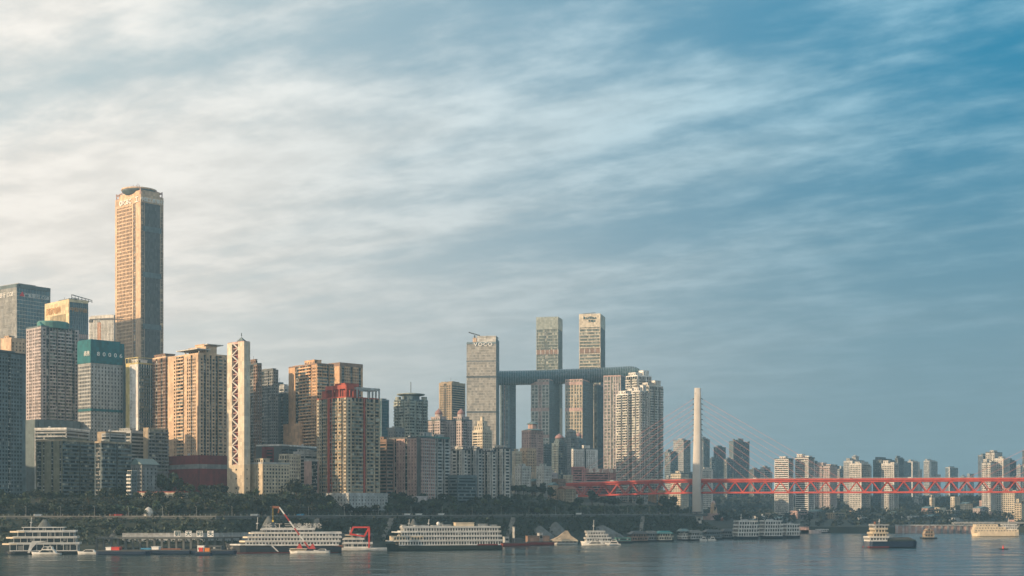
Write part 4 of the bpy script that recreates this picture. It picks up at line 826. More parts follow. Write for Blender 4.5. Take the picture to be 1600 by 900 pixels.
def pylon(s):
    zb = gz(*(P0+dirB*s).xy)-3; top = 182.0; zk = 52.0
    root = MB(); 
    def sect(z, sx, sy, y=0): return (z, sx, sy, y)
    # spindle: single slim needle above the deck that parts in two curved legs round the deck and closes again below
    for sg in (-1,1):
        prof = [(zb,6.4,4.2,5.5),(14,6.2,4.2,6.5),(30,5.9,4.2,10.0),(48,5.6,4.0,14.8),(66,5.3,3.9,15.8),(84,5.1,3.7,13.4),(108,4.8,3.4,8.6),(132,4.6,3.2,4.2),(150,4.4,3.0,2.3),(168,4.2,2.6,1.9),(182,3.9,2.2,1.6)]
        vs = []; fs = []; n = 12
        for z, sx, sy, y in prof:
            for k in range(n):
                a = 2*math.pi*k/n; vs.append((s+sx*math.copysign(abs(math.cos(a))**.6, math.cos(a)), sg*y+sy*math.copysign(abs(math.sin(a))**.6, math.sin(a)), z))
        for j in range(len(prof)-1):
            for k in range(n): fs.append([j*n+k, j*n+(k+1)%n, (j+1)*n+(k+1)%n, (j+1)*n+k])
        fs += [list(range(n-1,-1,-1)), list(range((len(prof)-1)*n, len(prof)*n))]
        q = MB(); q.raw(vs, fs); q.build('pylon_leg','pylon_concrete',BR,smooth=True)
    q = MB(); q.box(s-5,s+5,-9,9,31,33); q.build('cross_tie','pylon_concrete',BR)
    q = MB(); q.box(s-3.3,s+3.3,-4,4,104,176); q.build('pylon_web','pylon_concrete',BR)
    q = MB(); q.box(s-.6,s+.6,-11.6-3.4,-11.4-3.4,16,27); q.build('door_recess','darkgrey',BR)
    q = MB(); q.box(s-6.6,s+6.6,-17,-7,27.4,28.4); q.build('work_platform','steel_dark',BR)
    for i in range(9):
        for sg in (-1,1):
            za = 118+i*6.4; dx = 60+i*(14.2 if s < 300 else 17.5)
            if s+sg*dx < s0: dx = s-s0-2
            q = MB(); q.beam((s+sg*3.9,0,za),(s+sg*dx,0,zd(s+sg*dx)+.4),.28); q.build('stay_cable','cable_red',BR)
            q = MB(); q.beam((s+sg*3.4,0,za+.3),(s+sg*6.2,0,za-1.2),1.0); q.build('cable_anchor','steel_dark',BR)
pylon(166.0); pylon(686.0)
# traffic on the bridge
def car(loc, rz, label, m, L_=4.6, van=False, group=None, hh=1.5):
    c = thing('parked_car' if not van else 'van', label, 'van' if van else 'car', loc, rz, group)
    q = MB(); q.side([(-L_/2,.35),(L_/2,.35),(L_/2,.85),(L_*.42,1.0),(-L_*.46,1.02),(-L_/2,.9)],-.9,.9) if not van else q.side([(-L_/2,.35),(L_/2,.35),(L_/2,1.3),(L_*.40,hh+.8),(-L_/2,hh+.8)],-1,1); q.build('body',m,c)
    q = MB()
    if van: q.side([(L_*.3,1.3),(L_*.47,1.3),(L_*.40,hh+.5),(L_*.3,hh+.5)],-1.02,1.02)
    else: q.side([(-L_*.42,1.0),(L_*.28,1.0),(L_*.1,1.5),(-L_*.30,1.5)],-.78,.78)
    q.build('cabin_windows','glass',c,'stuff')
    for x in (-L_*.32,L_*.32):
        for y in (-.9,.9):
            vs = [(x+.34*math.cos(a),y+dy,.34+.34*math.sin(a)) for dy in (-.12,.12) for a in np.linspace(0,2*math.pi,10,endpoint=False)]
            q = MB(); q.raw(vs,[[k,(k+1)%10,10+(k+1)%10,10+k] for k in range(10)]+[list(range(9,-1,-1)),list(range(10,20))]); q.build('wheel','steel_dark',c)
    return c
for i, s in enumerate((60,118,150,236,300,352,420,470,540,600)):
    p = P0+dirB*s-perp*(4 if i%2 else 8); wh = ['between the left end and the pylon','just left of the pylon','at the pylon','right of the pylon','halfway along the visible deck'][min(4,i//2)] if i < 8 else 'near the right edge of the view'
    car((p.x,p.y,zd(s)+.01), math.atan2(dirB.y,dirB.x), ('small white van' if i%3 == 0 else 'small dark car' if i%3 == 1 else 'small silver car')+' on the bridge deck '+wh+(', nearer rail' if i%2 == 0 else ', farther lane'), ['ship_white','steel_dark','palegrey'][i%3], van=(i%3 == 0))
# ================================================================ trees
def crown_mesh(seed, rx, rz, n=420, mat='leaf_dark', leaf=.95, base=3.0):
    rg = np.random.default_rng(seed); lobes = [(rg.normal(0,.38,3)*[rx,rx,rz*.75], rg.uniform(.38,.62)) for _ in range(9)]
    vs = []; k = 0
    for c, r in lobes:
        m = n//9; d = rg.normal(size=(m,3)); d /= np.linalg.norm(d,axis=1)[:,None]; p = c+d*np.array([rx,rx,rz])*r*rg.uniform(.7,1.05,(m,1))
        p[:,2] = np.maximum(p[:,2], -rz*.8); p[:,2] += base+rz
        a = rg.normal(size=(m,3)); a /= np.linalg.norm(a,axis=1)[:,None]; b = np.cross(a, rg.normal(size=(m,3))); b /= np.linalg.norm(b,axis=1)[:,None]
        s = leaf*rg.uniform(.6,1.4,(m,1)); vs.append(np.stack((p-a*s, p+b*s*.8, p+a*s, p-b*s*.8),1).reshape(-1,3))
    v = np.concatenate(vs); f = [[i,i+1,i+2,i+3] for i in range(0,len(v),4)]
    mb = MB(); mb.raw(v, f); return mb
def trunk_mb(h, r):
    q = MB(); q.cyl(0,0,-2,h*.55,r,r*.7,7)
    for k in range(4): a = k*1.6; q.beam((0,0,h*.4),(math.cos(a)*h*.32,math.sin(a)*h*.32,h*.85),r*.7)
    return q
PROTO = []
for i in range(7):
    rx, rz = [(5.2,4.6),(6.2,4.4),(4.4,5.4),(5.6,5.2),(3.8,4.2),(7.0,5.0),(4.8,4.0)][i]
    me_c = crown_mesh(40+i, rx, rz, n=(420,520,360,600,320,700,400)[i], leaf=(.95,.8,1.1,.75,.9,.85,1.0)[i]).mesh('crown', ('leaf_mid','leaf_dark','leaf_mid','leaf_dark','leaf_light','leaf_dark','leaf_mid')[i]); me_t = trunk_mb(5+rz,.45).mesh('trunk','bark'); PROTO.append((me_c, me_t))
def tree(x, y, z, label, grp, i, s=1.0, sz=None):
    t = thing('leafy_tree', label, 'tree', (x, y, z), random.uniform(0, 6.28), grp); sz = sz or s; t.scale = (s, s, sz)
    link('crown', PROTO[i][0], t); link('trunk', PROTO[i][1], t); return t
LAB = 'dark leafy tree in the dense wooded bank above the river road'
cnt = 0
rg = random.Random(9)
def row(px0, px1, step, off, s0, s1, lab=LAB, grp='trees of the dark wooded bank'):
    global cnt
    px = px0
    while px < px1:
        p = px+rg.uniform(-step*.3, step*.3); 
        u = (p-800)/FPX; Y = 1100.0
        for _ in range(12): Y = shore_y(u*Y)+off/.78+rg.uniform(-4,4)*0
        Y += rg.uniform(-5,5); X = u*Y; s = rg.uniform(s0, s1)*(.72 if X > 45 else 1)
        if not (X > 222 and False): tree(X, Y, gz(X,Y)-1.0, lab, grp, rg.randrange(7), s, s*rg.uniform(.8,1.05)); cnt += 1
        px += step*rg.uniform(.8,1.25)
row(-5, 1075, 17, 58, .75, 1.0); row(-5, 1070, 17, 70, .62, .9); row(0, 1065, 19, 84, .5, .75); row(5, 870, 22, 99, .35, .55)
L2 = 'small dark tree beside the river road below the wooded bank'
row(0, 1080, 30, 30, .35, .55, L2, 'small trees below the river road')
# tree clumps between the buildings
for px, D, s in [(242,1185,1.1),(252,1180,1.2),(262,1183,1.1),(272,1180,1.25),(283,1183,1.1),(296,1180,1.0),(318,1182,.9),(332,1180,.8),(345,1182,.9),(455,1195,1.2),(463,1192,1.3),(470,1195,1.1),(478,1192,1.1),(190,1165,.8),(205,1165,.7),(805,1560,1),(818,1550,1.1),(832,1560,1),(848,1550,1.1),(860,1545,1),(790,1500,1),(876,1560,.9),(960,1560,1),(905,1560,1.1),(925,1555,1.2),(945,1550,1.2),(1000,1560,1.2),(1042,1570,1.4),(1052,1580,1.2)]:
    X = Xp(px,D); tree(X, D, gz(X,D)-1, 'dark leafy tree in the clump '+('at the foot of the red podium' if px < 400 and px > 230 else 'left of the pitched roof hall' if px < 230 else 'left of the tall red striped tower' if px < 500 else 'below the pink pagoda topped tower' if px < 865 else 'under the left end of the red bridge'), 'trees between the buildings', rg.randrange(7), s*1.1)
# far wood: one mass
def far_wood():
    r2 = np.random.default_rng(3); P = []
    tries = 0
    while len(P) < 1500 and tries < 60000:
        tries += 1; Y = r2.uniform(1895, 3000); X = r2.uniform(.11*Y, .40*Y); d = (Y-shore_y(X))*.78
        if d < 12: continue
        if d < 200 and r2.random() < .75: continue
        P.append((X, Y))
    vs = []
    for X, Y in P:
        z = gz(X, Y); rr = r2.uniform(4, 8); m = 26; d = r2.normal(size=(m,3)); d /= np.linalg.norm(d,axis=1)[:,None]; p = d*np.array([rr,rr,rr*.8])*r2.uniform(.5,1,(m,1))+np.array([X,Y,z+rr*.7])
        a = r2.normal(size=(m,3)); a /= np.linalg.norm(a,axis=1)[:,None]; b = np.cross(a, r2.normal(size=(m,3))); b /= np.linalg.norm(b,axis=1)[:,None]; s = 2.0
        vs.append(np.stack((p-a*s, p+b*s*.8, p+a*s, p-b*s*.8),1).reshape(-1,3))
    v = np.concatenate(vs); q = MB(); q.raw(v, [[i,i+1,i+2,i+3] for i in range(0,len(v),4)]); q.build('far_wood','leaf_far',None,'stuff')
far_wood()
def slope_brush():
    r2 = np.random.default_rng(8); vs = []
    for _ in range(5200):
        X = r2.uniform(-430, 230); d = r2.choice([r2.uniform(16,39), r2.uniform(52,140)]); Y = shore_y(X)+d/.78; z = gz(X,Y); m = 5
        p = r2.normal(size=(m,3))*[1.6,1.6,.7]+[X,Y,z+.8]; a = r2.normal(size=(m,3)); a /= np.linalg.norm(a,axis=1)[:,None]; b = np.cross(a, r2.normal(size=(m,3))); b /= np.linalg.norm(b,axis=1)[:,None]
        s = r2.uniform(.5,1.3,(m,1)); vs.append(np.stack((p-a*s, p+b*s, p+a*s, p-b*s),1).reshape(-1,3))
    v = np.concatenate(vs); q = MB(); q.raw(v, [[i,i+1,i+2,i+3] for i in range(0,len(v),4)]); q.build('bank_scrub','leaf_dark',None,'stuff')
slope_brush()
# ================================================================ river bank: road wall, quay, pier
def along(x0, x1, off, step=12.0):
    xs = np.arange(x0, x1+1, step); return [(float(x), float(shore_y(x)+off/.78)) for x in xs]
def wall_along(name, label, x0, x1, off, zb, zt, th, m, cat='wall', struct=False, cap=None):
    pts = along(x0, x1, off); r = thing(name, label, cat, (pts[0][0], pts[0][1], 0)) if not struct else None
    def strip_(o0, o1, za, zb_):
        q = MB(); vs = []; fs = []
        for (x, y) in pts: 
            ox, oy = (x-pts[0][0], y-pts[0][1]) if r else (x, y); vs += [(ox,oy+o0,za),(ox,oy+o1,za),(ox,oy+o1,zb_),(ox,oy+o0,zb_)]
        n = len(pts)
        for k in range(n-1):
            for e in range(4): fs.append([k*4+e,(k+1)*4+e,(k+1)*4+(e+1)%4,k*4+(e+1)%4])
        fs += [[0,1,2,3],[4*n-1,4*n-2,4*n-3,4*n-4]]; q.raw(vs, fs); return q
    strip_(0, th, zb, zt).build('wall_body' if r else name, m, r, None if r else 'structure')
    if cap and r: strip_(-.3, th+.3, zt, zt+.5).build('coping', cap, r)
    return r, pts
wall_along('river_road', '', -430, 225, 41, 24.4, 25.25, 11, 'road_asphalt', struct=True)
wr, wp = wall_along('retaining_wall', 'long pale parapet wall of the river road running below the dark wooded bank', -430, 225, 39.3, 24, 26.1, .6, 'quay_concrete', cap='concrete')
wall_along('retaining_wall', 'lower pale wall halfway down the bank behind the quay', -290, -170, 19, 6, 13.5, .6, 'palegrey', cap='palegrey')
q = MB()
for (x, y) in along(-430, 225, 39.0, 4.0): q.beam((x-wp[0][0], y-wp[0][1], 26.8), (x-wp[0][0], y-wp[0][1], 28), .18)
q.build('rail_post','palegrey',wr,'stuff')
for i, x in enumerate(np.arange(-400, 220, 26)):
    Y = float(shore_y(x)+50/.78); l = thing('street_lamp', 'street lamp along the river road under the wooded bank', 'street lamp', (x, Y, 25.2), 0, 'street lamps along the river road')
    q = MB(); q.cyl(0,0,0,8.5,.14,.09,6); q.build('post','palegrey',l); q = MB(); q.beam((0,0,8.4),(0,-1.8,8.8),.12); q.build('arm','palegrey',l); q = MB(); q.box(-.2,.2,-2.3,-1.6,8.7,8.85); q.build('lamp_head','sign_white',l)
vr = [(60,'white van',1),(172,'red car',0),(178,'rust brown van',1),(186,'red van',1),(193,'white car',0),(241,'white car',0),(290,'silver car',0),(398,'white van',1),(470,'blue van',1),(545,'white car',0),(637,'white van',1),(655,'white coach like van',1),(690,'white van',1),(742,'silver car',0),(806,'white car',0),(905,'white van',1),(925,'silver car',0),(960,'dark car',0)]
nb = {60:'behind the white three decker',172:'left of the rust brown van',178:'between the red car and the red van',186:'right of the rust brown van',193:'just right of the red van',241:'beside the white tent',290:'right of the white tent',398:'behind the large cruise ship bow',470:'behind the crane boom',545:'above the red gantry boat',637:'above the long hotel ship bow',655:'above the long hotel ship bow, second',690:'above the long hotel ship middle',742:'above the long hotel ship stern',806:'above the moored brown barges',905:'above the tent roofed boat',925:'left of the pylon foot',960:'nearest the pylon foot'}
for px, lb, v in vr:
    u = (px-800)/FPX; Y = 1100.
    for _ in range(12): Y = shore_y(u*Y)+45/.78
    nb_ = nb[px]; car((u*Y, Y, 25.26), .5, lb+' on the river road, '+nb_, {'white':'ship_white','red':'signal_red','rust':'rust','silver':'palegrey','blue':'blue_tarp','dark':'steel_dark'}[lb.split()[0]], 4.6 if not v else 6.5, bool(v), None, 1.9)
tn = thing('round_tent', 'round white tent by the river road left of centre', 'tent', (Xp(232,1105), 1105, gz(Xp(232,1105),1105)-1)); q = MB(); q.lathe(0,0,[(3.6,0),(3.7,4),(2.8,6.2),(1.2,7.4),(.1,8)],14); q.build('canopy','offwhite',tn); q = MB(); q.box(-.8,.8,-3.9,-3.5,.2,2.6); q.build('opening','darkgrey',tn)
# quay viaduct with columns and boards
v0, v1 = -300, -112
vq = thing('quay_viaduct', 'long low concrete quay deck on square columns behind the moored barges', 'pier', (0,0,0)); pts = along(v0, v1, -4, 9.4)
q = MB(); vs = []; fs = []
for x, y in pts: vs += [(x,y-3,10.2),(x,y+9,10.2),(x,y+9,11.4),(x,y-3,11.4)]
for k in range(len(pts)-1):
    for e in range(4): fs.append([k*4+e,(k+1)*4+e,(k+1)*4+(e+1)%4,k*4+(e+1)%4])
n = len(pts); fs += [[0,1,2,3],[4*n-1,4*n-2,4*n-3,4*n-4]]; q.raw(vs, fs); q.build('deck','quay_concrete',vq)
for x, y in along(v0, v1, -4, 5.2):
    q = MB(); q.box(x-.75,x+.75,y-2,y-.4,-2,10.2); q.build('column','quay_concrete',vq)
q = MB(); 
for x, y in along(v0, v1, -4, 9.4)[:-1]:
    x2 = x+9.4; y2 = float(shore_y(x2)-4/.78); q.beam((x,y-2.8,12.3),(x2,y2-2.8,12.3),.14); q.beam((x,y-2.8,11.4),(x,y-2.8,12.3),.12)
q.build('handrail','palegrey',vq)
for i, (px, chh) in enumerate([(277,'朝'),(294.5,'天'),(312,'码'),(329,'头')]):
    Y = 1028; X = Xp(px,Y); sg = thing('sign_board', 'square white board with a dark character on the quay deck, %s' % ['leftmost of four','second of four','third of four','rightmost of four'][i], 'sign', (X, Y, 11.4)); q = MB(); q.box(-2.2,2.2,-.2,.2,.3,4.7); q.build('board','sign_white',sg); q = MB(); q.box(-1.7,-1.4,0,.1,-.05,.35); q.box(1.4,1.7,0,.1,-.05,.35); q.build('foot','steel_dark',sg)
    lettering(chh, 4.0, 'sign_dark', sg, Matrix.Translation((0,-.3,2.5))@MF, .1, bold=.05)
for px, nb_ in ((165,'left of the quay deck'),(476,'behind the crane boat'),(596,'between the gantry boat and the hotel ship'),(792,'right of the hotel ship'),(1000,'above the floating houses')):
    u = (px-800)/FPX; Y = 1100.
    for _ in range(12): Y = shore_y(u*Y)+16/.78
    X = u*Y; st = thing('stone_stairs', 'narrow pale stone stairs climbing the dark bank '+nb_, 'stairs', (X, Y, 5.0), .2); q = MB()
    for k in range(34): q.box(-1.8+k*.35,1.8+k*.35,k*.85,k*.85+.87,k*.56-3,k*.56+.6)
    q.build('flight','concrete',st); q = MB()
    for sx in (-1.8,1.8): q.beam((sx,0,1.6),(sx+33*.35,33*.85,33*.56+1.6),.15)
    q.build('handrail','steel_dark',st)
# gravel mounds on the bank
for i, (px, py, w, nm) in enumerate([(70,812,56,'behind the white three decker'),(420,807,46,'behind the large cruise ship bow'),(646,811,30,'behind the long hotel ship bow'),(690,817,44,'behind the long hotel ship'),(843,822,44,'behind the brown barges'),(868,816,46,'behind the tent roofed boat'),(940,821,60,'behind the small white workboats')]):
    u = (px-800)/FPX; Y = 1060.
    for _ in range(12): Y = shore_y(u*Y)+22/.78
    X = u*Y; zt = Zp(py, Y); zb = 7.0; rr = w/2/FPX*Y
    g = MB(); n = 40; rgn = np.random.default_rng(i); prof = [(1.25,-.6),(1.0,.0),(.78,.25),(.5,.55),(.25,.84),(.08,1.0)]; vs = []; fs = []
    for f_, h in prof:
        for k in range(n): a = 2*math.pi*k/n; w_ = 1+rgn.normal(0,.03); vs.append((rr*f_*w_*math.cos(a), rr*.62*f_*w_*math.sin(a), (zt-zb)*h+rgn.normal(0,.12)))
    for j in range(len(prof)-1):
        for k in range(n): fs.append([j*n+k, j*n+(k+1)%n, (j+1)*n+(k+1)%n, (j+1)*n+k])
    fs.append(list(range(5*n,6*n))); g.raw(vs, fs); o = g.build('gravel_mound','gravel_grey'); o.location = (X, Y, zb); o['label'] = 'grey cone of gravel on the bank '+nm; o['category'] = 'gravel mound'
# ================================================================ boats
def hull(L_, B, zd_, bow=1.5, m='hull_dark', stern=.85, keel=-1.2, name='hull', par=None, bl=.18, x0=0.0):
    """x runs from the bow (0) to the stern (L)"""
    ts = [0,.03,.07,bl*.7,bl,.5,.92,1.0]; hw = [.02,.30,.58,.86,1,1,1,stern]; vs = []; fs = []
    for t, h in zip(ts, hw):
        zz = zd_+bow*max(0,1-t/(bl*1.6))**1.5; x = x0+L_*t; s = h*B/2; rk = (.05*L_*(1-min(1,t/.1)) if bow > .3 else 0)
        vs += [(x+rk,-s*.55,keel),(x+rk*.4,-s*.93,.6),(x,-s,zz),(x,s,zz),(x+rk*.4,s*.93,.6),(x+rk,s*.55,keel)]
    n = len(ts)
    for j in range(n-1):
        for k in range(6): fs.append([j*6+k,(j+1)*6+k,(j+1)*6+(k+1)%6,j*6+(k+1)%6])
    fs += [[0,1,2,3,4,5],[(n-1)*6+k for k in (5,4,3,2,1,0)]]; q = MB(); q.raw(vs, fs); return q.build(name, m, par)
def level(par, x0, x1, B, z, h, wall='ship_white', post=1.9, rail=True, over=.9, glass='glass', solid=.36, front_round=True):
    """one deck: glazed house set back, white band below, posts between the windows, slab with rail above"""
    q = MB(); q.box(x0+.5,x1-.5,-B/2+.7,B/2-.7,z,z+h-.22); q.build('deckhouse_glazing',glass,par,'stuff')
    q = MB(); q.box(x0+.4,x1-.4,-B/2+.62,B/2-.62,z,z+h*solid); q.box(x0+.4,x1-.4,-B/2+.62,B/2-.62,z+h-.5,z+h-.45)
    xs = np.arange(x0+.4, x1-.9, post); pw = post*.36 if post < 3 else .32; q.box(xs,xs+pw,-B/2+.60,-B/2+.8,z,z+h-.22); q.box(xs,xs+pw,B/2-.8,B/2-.60,z,z+h-.22)
    ys = np.arange(-B/2+.7, B/2-.8, 2.2); q.box(x0+.38,x0+.6,ys,ys+.7,z,z+h-.22); q.box(x1-.6,x1-.38,ys,ys+.7,z,z+h-.22); q.build('deckhouse',wall,par)
    q = MB(); q.prism([(x0-over,-B*.28),(x0-over*.2,-B/2),(x1+over,-B/2),(x1+over,B/2),(x0-over*.2,B/2),(x0-over,B*.28)], z+h-.45, z+h)
    if rail:
        q.box(x0,x1+over,-B/2-.02,-B/2+.06,z+h+.35,z+h+1.0); q.box(x0,x1+over,B/2-.06,B/2+.02,z+h+.35,z+h+1.0); q.box(x0-over*.6,x0-over*.5,-B*.38,B*.38,z+h+.35,z+h+1.0)
    q.build('deck',wall,par)
def mast(par, x, z, h, m='ship_white'):
    q = MB(); q.beam((x,0,z),(x+.6,0,z+h),.35); q.beam((x+.3,-1.6,z+h*.6),(x+.3,1.6,z+h*.6),.15); q.beam((x+.3,-1,z+h*.8),(x+.3,1,z+h*.8),.15); q.box(x-.6,x+1,-.15,.15,z+h*.45,z+h*.52); q.build('mast',m,par)
def boat(name, label, cat, px0, px1, py, rz, group=None):
    D = Dw(py); X0, X1 = Xp(px0,D), Xp(px1,D); r = thing(name, label, cat, (X0, D, 0), R(rz), group); return r, (X1-X0)/math.cos(R(rz))/(1+0)
# 1 white three decker
r, Ln = boat('excursion_boat','white three deck excursion boat with swept bow arches at the far left','boat', 5, 118, 866, 10)
hull(Ln, 15, 2.2, .6, 'hull_dark', par=r)
level(r, Ln*.10, Ln, 15, 2.2, 5.2, post=4.5, solid=.12); level(r, Ln*.15, Ln*.97, 15, 7.4, 4.3, post=4.5, solid=.1); level(r, Ln*.20, Ln*.95, 14, 11.7, 4.2, post=5, solid=.1); level(r, Ln*.27, Ln*.80, 12, 15.9, 3.2, post=5, solid=.1, rail=False)
for x0, z in ((0,7.0),(Ln*.05,11.4),(Ln*.10,15.6)):
    q = MB(); q.prism([(x0,-4),(x0+Ln*.12,-7.5),(x0+Ln*.2,-7.5),(x0+Ln*.2,7.5),(x0+Ln*.12,7.5),(x0,4)], z-.3, z+.75); q.build('bow_deck','ship_cream',r)
for y in (-7.7,7.2):
    q = MB(); q.side([(Ln*.34,1),(Ln*.37,1),(Ln*.405,4.6),(Ln*.47,8.3),(Ln*.62,9.4),(Ln*.40,9.4),(Ln*.37,7)], y, y+.5); q.build('side_arch','ship_white',r)
mast(r, Ln*.36, 19, 7)
# 2 yachts
def yacht(label, x0, x1, py, rz=0, h=2.2, decks=2):
    r, Ln = boat('motor_yacht', label, 'yacht', x0, x1, py, rz); B = Ln*.26
    hull(Ln, B, 1.3, 1.0, 'ship_white', par=r, bl=.4, keel=-.5)
    q = MB(); q.side([(Ln*.22,1.5),(Ln*.40,2.5+h*.5),(Ln*.78,2.5+h*.5),(Ln*.86,1.4)], -B*.38, B*.38); q.build('cabin','ship_white',r)
    q = MB(); q.side([(Ln*.30,1.75),(Ln*.40,2.3+h*.4),(Ln*.74,2.3+h*.4),(Ln*.78,1.75)], -B*.385-.03, B*.385+.03); q.build('cabin_window','glass',r,'stuff')
    if decks > 1:
        q = MB(); q.side([(Ln*.36,2.5+h*.5),(Ln*.44,3.2+h),(Ln*.72,3.2+h),(Ln*.74,2.5+h*.5)], -B*.3, B*.3); q.build('flybridge','ship_white',r); q = MB(); q.side([(Ln*.40,2.8+h*.5),(Ln*.45,2.9+h),(Ln*.68,2.9+h),(Ln*.69,2.8+h*.5)], -B*.31, B*.31); q.build('flybridge_window','glass',r,'stuff')
    return r
yacht('larger white motor yacht with flybridge in front of the three deck boat', 49, 95, 867, 0, 2.6, 2); yacht('white cruiser with dark cabin stripes moored right behind the larger yacht', 92, 113, 865, 0, 2.6, 2); yacht('small white cabin boat right of the three deck boat', 121, 154, 866, 0, 1.6, 1)
# 3 barges with deck cargo
def barge(label, x0, x1, py, rz, m='hull_blue', zd_=2.6, B=11, items=(), rim='steel_dark'):
    r, Ln = boat('barge', label, 'barge', x0, x1, py, rz); hull(Ln, B, zd_, .25, m, .96, par=r, bl=.08)
    q = MB(); q.box(Ln*.05,Ln*.97,-B/2+.3,-B/2+.5,zd_,zd_+.8); q.box(Ln*.05,Ln*.97,B/2-.5,B/2-.3,zd_,zd_+.8); q.build('bulwark',rim,r)
    for k in range(int(Ln/9)):
        q = MB(); x = 4+k*9; q.cyl(x,-B/2+.9,zd_,zd_+.9,.3,.3,8); q.build('bollard',rim,r)
    for (n_, t0, t1, h, mm) in items:
        q = MB(); q.box(Ln*t0,Ln*t1,-B*.3,B*.25,zd_,zd_+h); 
        if h > 2.5: q.box(Ln*t0-.3,Ln*t1+.3,-B*.33,B*.28,zd_+h,zd_+h+.25)
        q.build(n_,mm,r)
        if n_ in ('cabin','wheelhouse'):
            q = MB(); q.box(Ln*t0+.5,Ln*t1-.5,-B*.3-.05,B*.25+.05,zd_+h*.45,zd_+h*.78); q.build('cabin_window','glass',r,'stuff')
    return r
barge('long dark blue barge with a red and white stack of cargo, left one', 150, 232, 867, -3, items=(('container',.22,.32,2.6,'sign_white'),('container',.33,.48,2.7,'signal_red'),('hatch_cover',.52,.9,1.2,'cargo')))
barge('long dark blue barge carrying a white tarpaulin heap, middle one', 222, 300, 866, -2, items=(('tarpaulin_heap',.0,.2,1.8,'blue_tarp'),('tarpaulin_heap',.22,.36,2.6,'sign_white'),('cargo_pile',.4,.8,1.5,'rust')))
barge('dark blue barge with a grey cabin roof beside the cruise ship bow', 296, 368, 866, -2, items=(('cabin',.45,.72,3.2,'darkgrey'),('hatch_cover',.05,.3,1.3,'cargo')))
r = barge('small tug with white cabin and orange red panels among the dark barges', 306, 331, 867.5, -2, 'hull_blue', 1.8, 6, items=(('cabin',.15,.55,4.6,'sign_white'),('engine_casing',.6,.9,3.0,'orange_paint'))); q = MB(); q.box(2.6,5.4,-2.2,-1.9,2.6,5.4); q.build('red_panel','signal_red',r)
# 4 large cruise ship
r, Ln = boat('cruise_ship','large white four deck cruise ship with dark hull and roof lettering','cruise ship', 352, 530, 864, 9)
hull(Ln, 15, 4.4, 2.6, 'hull_dark', par=r); q = MB(); q.box(Ln*.10,Ln*.97,-7.55,7.55,-.4,.35); q.build('boot_stripe','hull_red',r)
q = MB(); q.prism([(Ln*.04,-3),(Ln*.13,-7.4),(Ln*.36,-7.6),(Ln*.36,7.6),(Ln*.13,7.4),(Ln*.04,3)],5.6,6.5); q.build('bow_bulwark','ship_white',r)
level(r, Ln*.17, Ln*.98, 15, 5.2, 3.0, post=2.3); level(r, Ln*.19, Ln*.99, 15, 8.2, 3.0, post=2.3); level(r, Ln*.22, Ln*.99, 15, 11.2, 3.0, post=2.3); level(r, Ln*.31, Ln*.76, 13, 14.2, 2.8, post=3.0)
for i, (x, z) in enumerate(((.12,8.1),(.15,11.1),(.20,14.1))):
    q = MB(); q.prism([(Ln*x,-3.4),(Ln*(x+.05),-7.4),(Ln*(x+.14),-7.5),(Ln*(x+.14),7.5),(Ln*(x+.05),7.4),(Ln*x,3.4)],z-.3,z+.85); q.build('bow_deck','ship_cream',r)
q = MB(); q.side([(Ln*.445,1),(Ln*.46,1),(Ln*.40,6),(Ln*.385,6)],-7.9,-7.5); q.build('gangway_brace','ship_white',r)
mast(r, Ln*.27, 17, 9); lettering('长江三峡游轮', 4.2, 'offwhite', r, Matrix.Translation((Ln*.58,-5.5,19.4))@MF, .3, stretch=1.6, bold=.03)
q = MB(); q.box(Ln*.40,Ln*.76,-5.3,-5.1,17.2,17.6); q.build('lettering_rail','ship_white',r); q = MB(); q.box(Ln*.64,Ln*.70,-3,3,17,19.6); q.build('funnel','offwhite',r)
# 5 crane boat with red and white boom
r, Ln = boat('crane_boat','crane boat with long red and white banded boom in front of the cruise ship','boat', 452, 515, 865, 0)
hull(Ln, 8, 2.0, .8, 'ship_white', par=r, bl=.22); q = MB(); q.box(Ln*.04,Ln*.42,-3.6,3.6,2.0,3.4); q.box(Ln*.02,Ln*.45,-3.9,3.9,3.4,3.7); q.build('cabin','ship_cream',r); q = MB(); q.box(Ln*.05,Ln*.41,-3.7,3.7,2.4,3.1); q.build('cabin_window','glass',r,'stuff')
bx0, bz0, bx1, bz1 = Ln*.50, 3.5, -Ln*.24, 33.0
for y in (-1.6,1.6):
    for k in range(6):
        t0, t1 = k/6, (k+1)/6; q = MB(); q.beam((bx0+(bx1-bx0)*t0,y*(1-t0*.6),bz0+(bz1-bz0)*t0),(bx0+(bx1-bx0)*t1,y*(1-t1*.6),bz0+(bz1-bz0)*t1),.7); q.build('boom_segment','boom_red' if k%2 == 0 else 'ship_white',r)
q = MB(); q.beam((bx1,0,bz1),(bx1-5,0,bz1+.3),1.6); q.beam((bx1,0,bz1-.2),(bx1-1,0,bz1-4),.9); q.build('boom_head','rust',r)
q = MB(); q.beam((bx1-4.8,0,bz1),(bx1-4.8,0,bz1-9),.2); q.box(bx1-5.4,bx1-4.2,-.4,.4,bz1-10.4,bz1-9); q.build('hook','yellow_paint',r)
for x in (Ln*.26, Ln*.58):
    q = MB(); q.pyramid(x-2.2,x+2.2,-2.2,2.2,3.4,3.6,.2); q.build('boom_foot','boom_red',r)
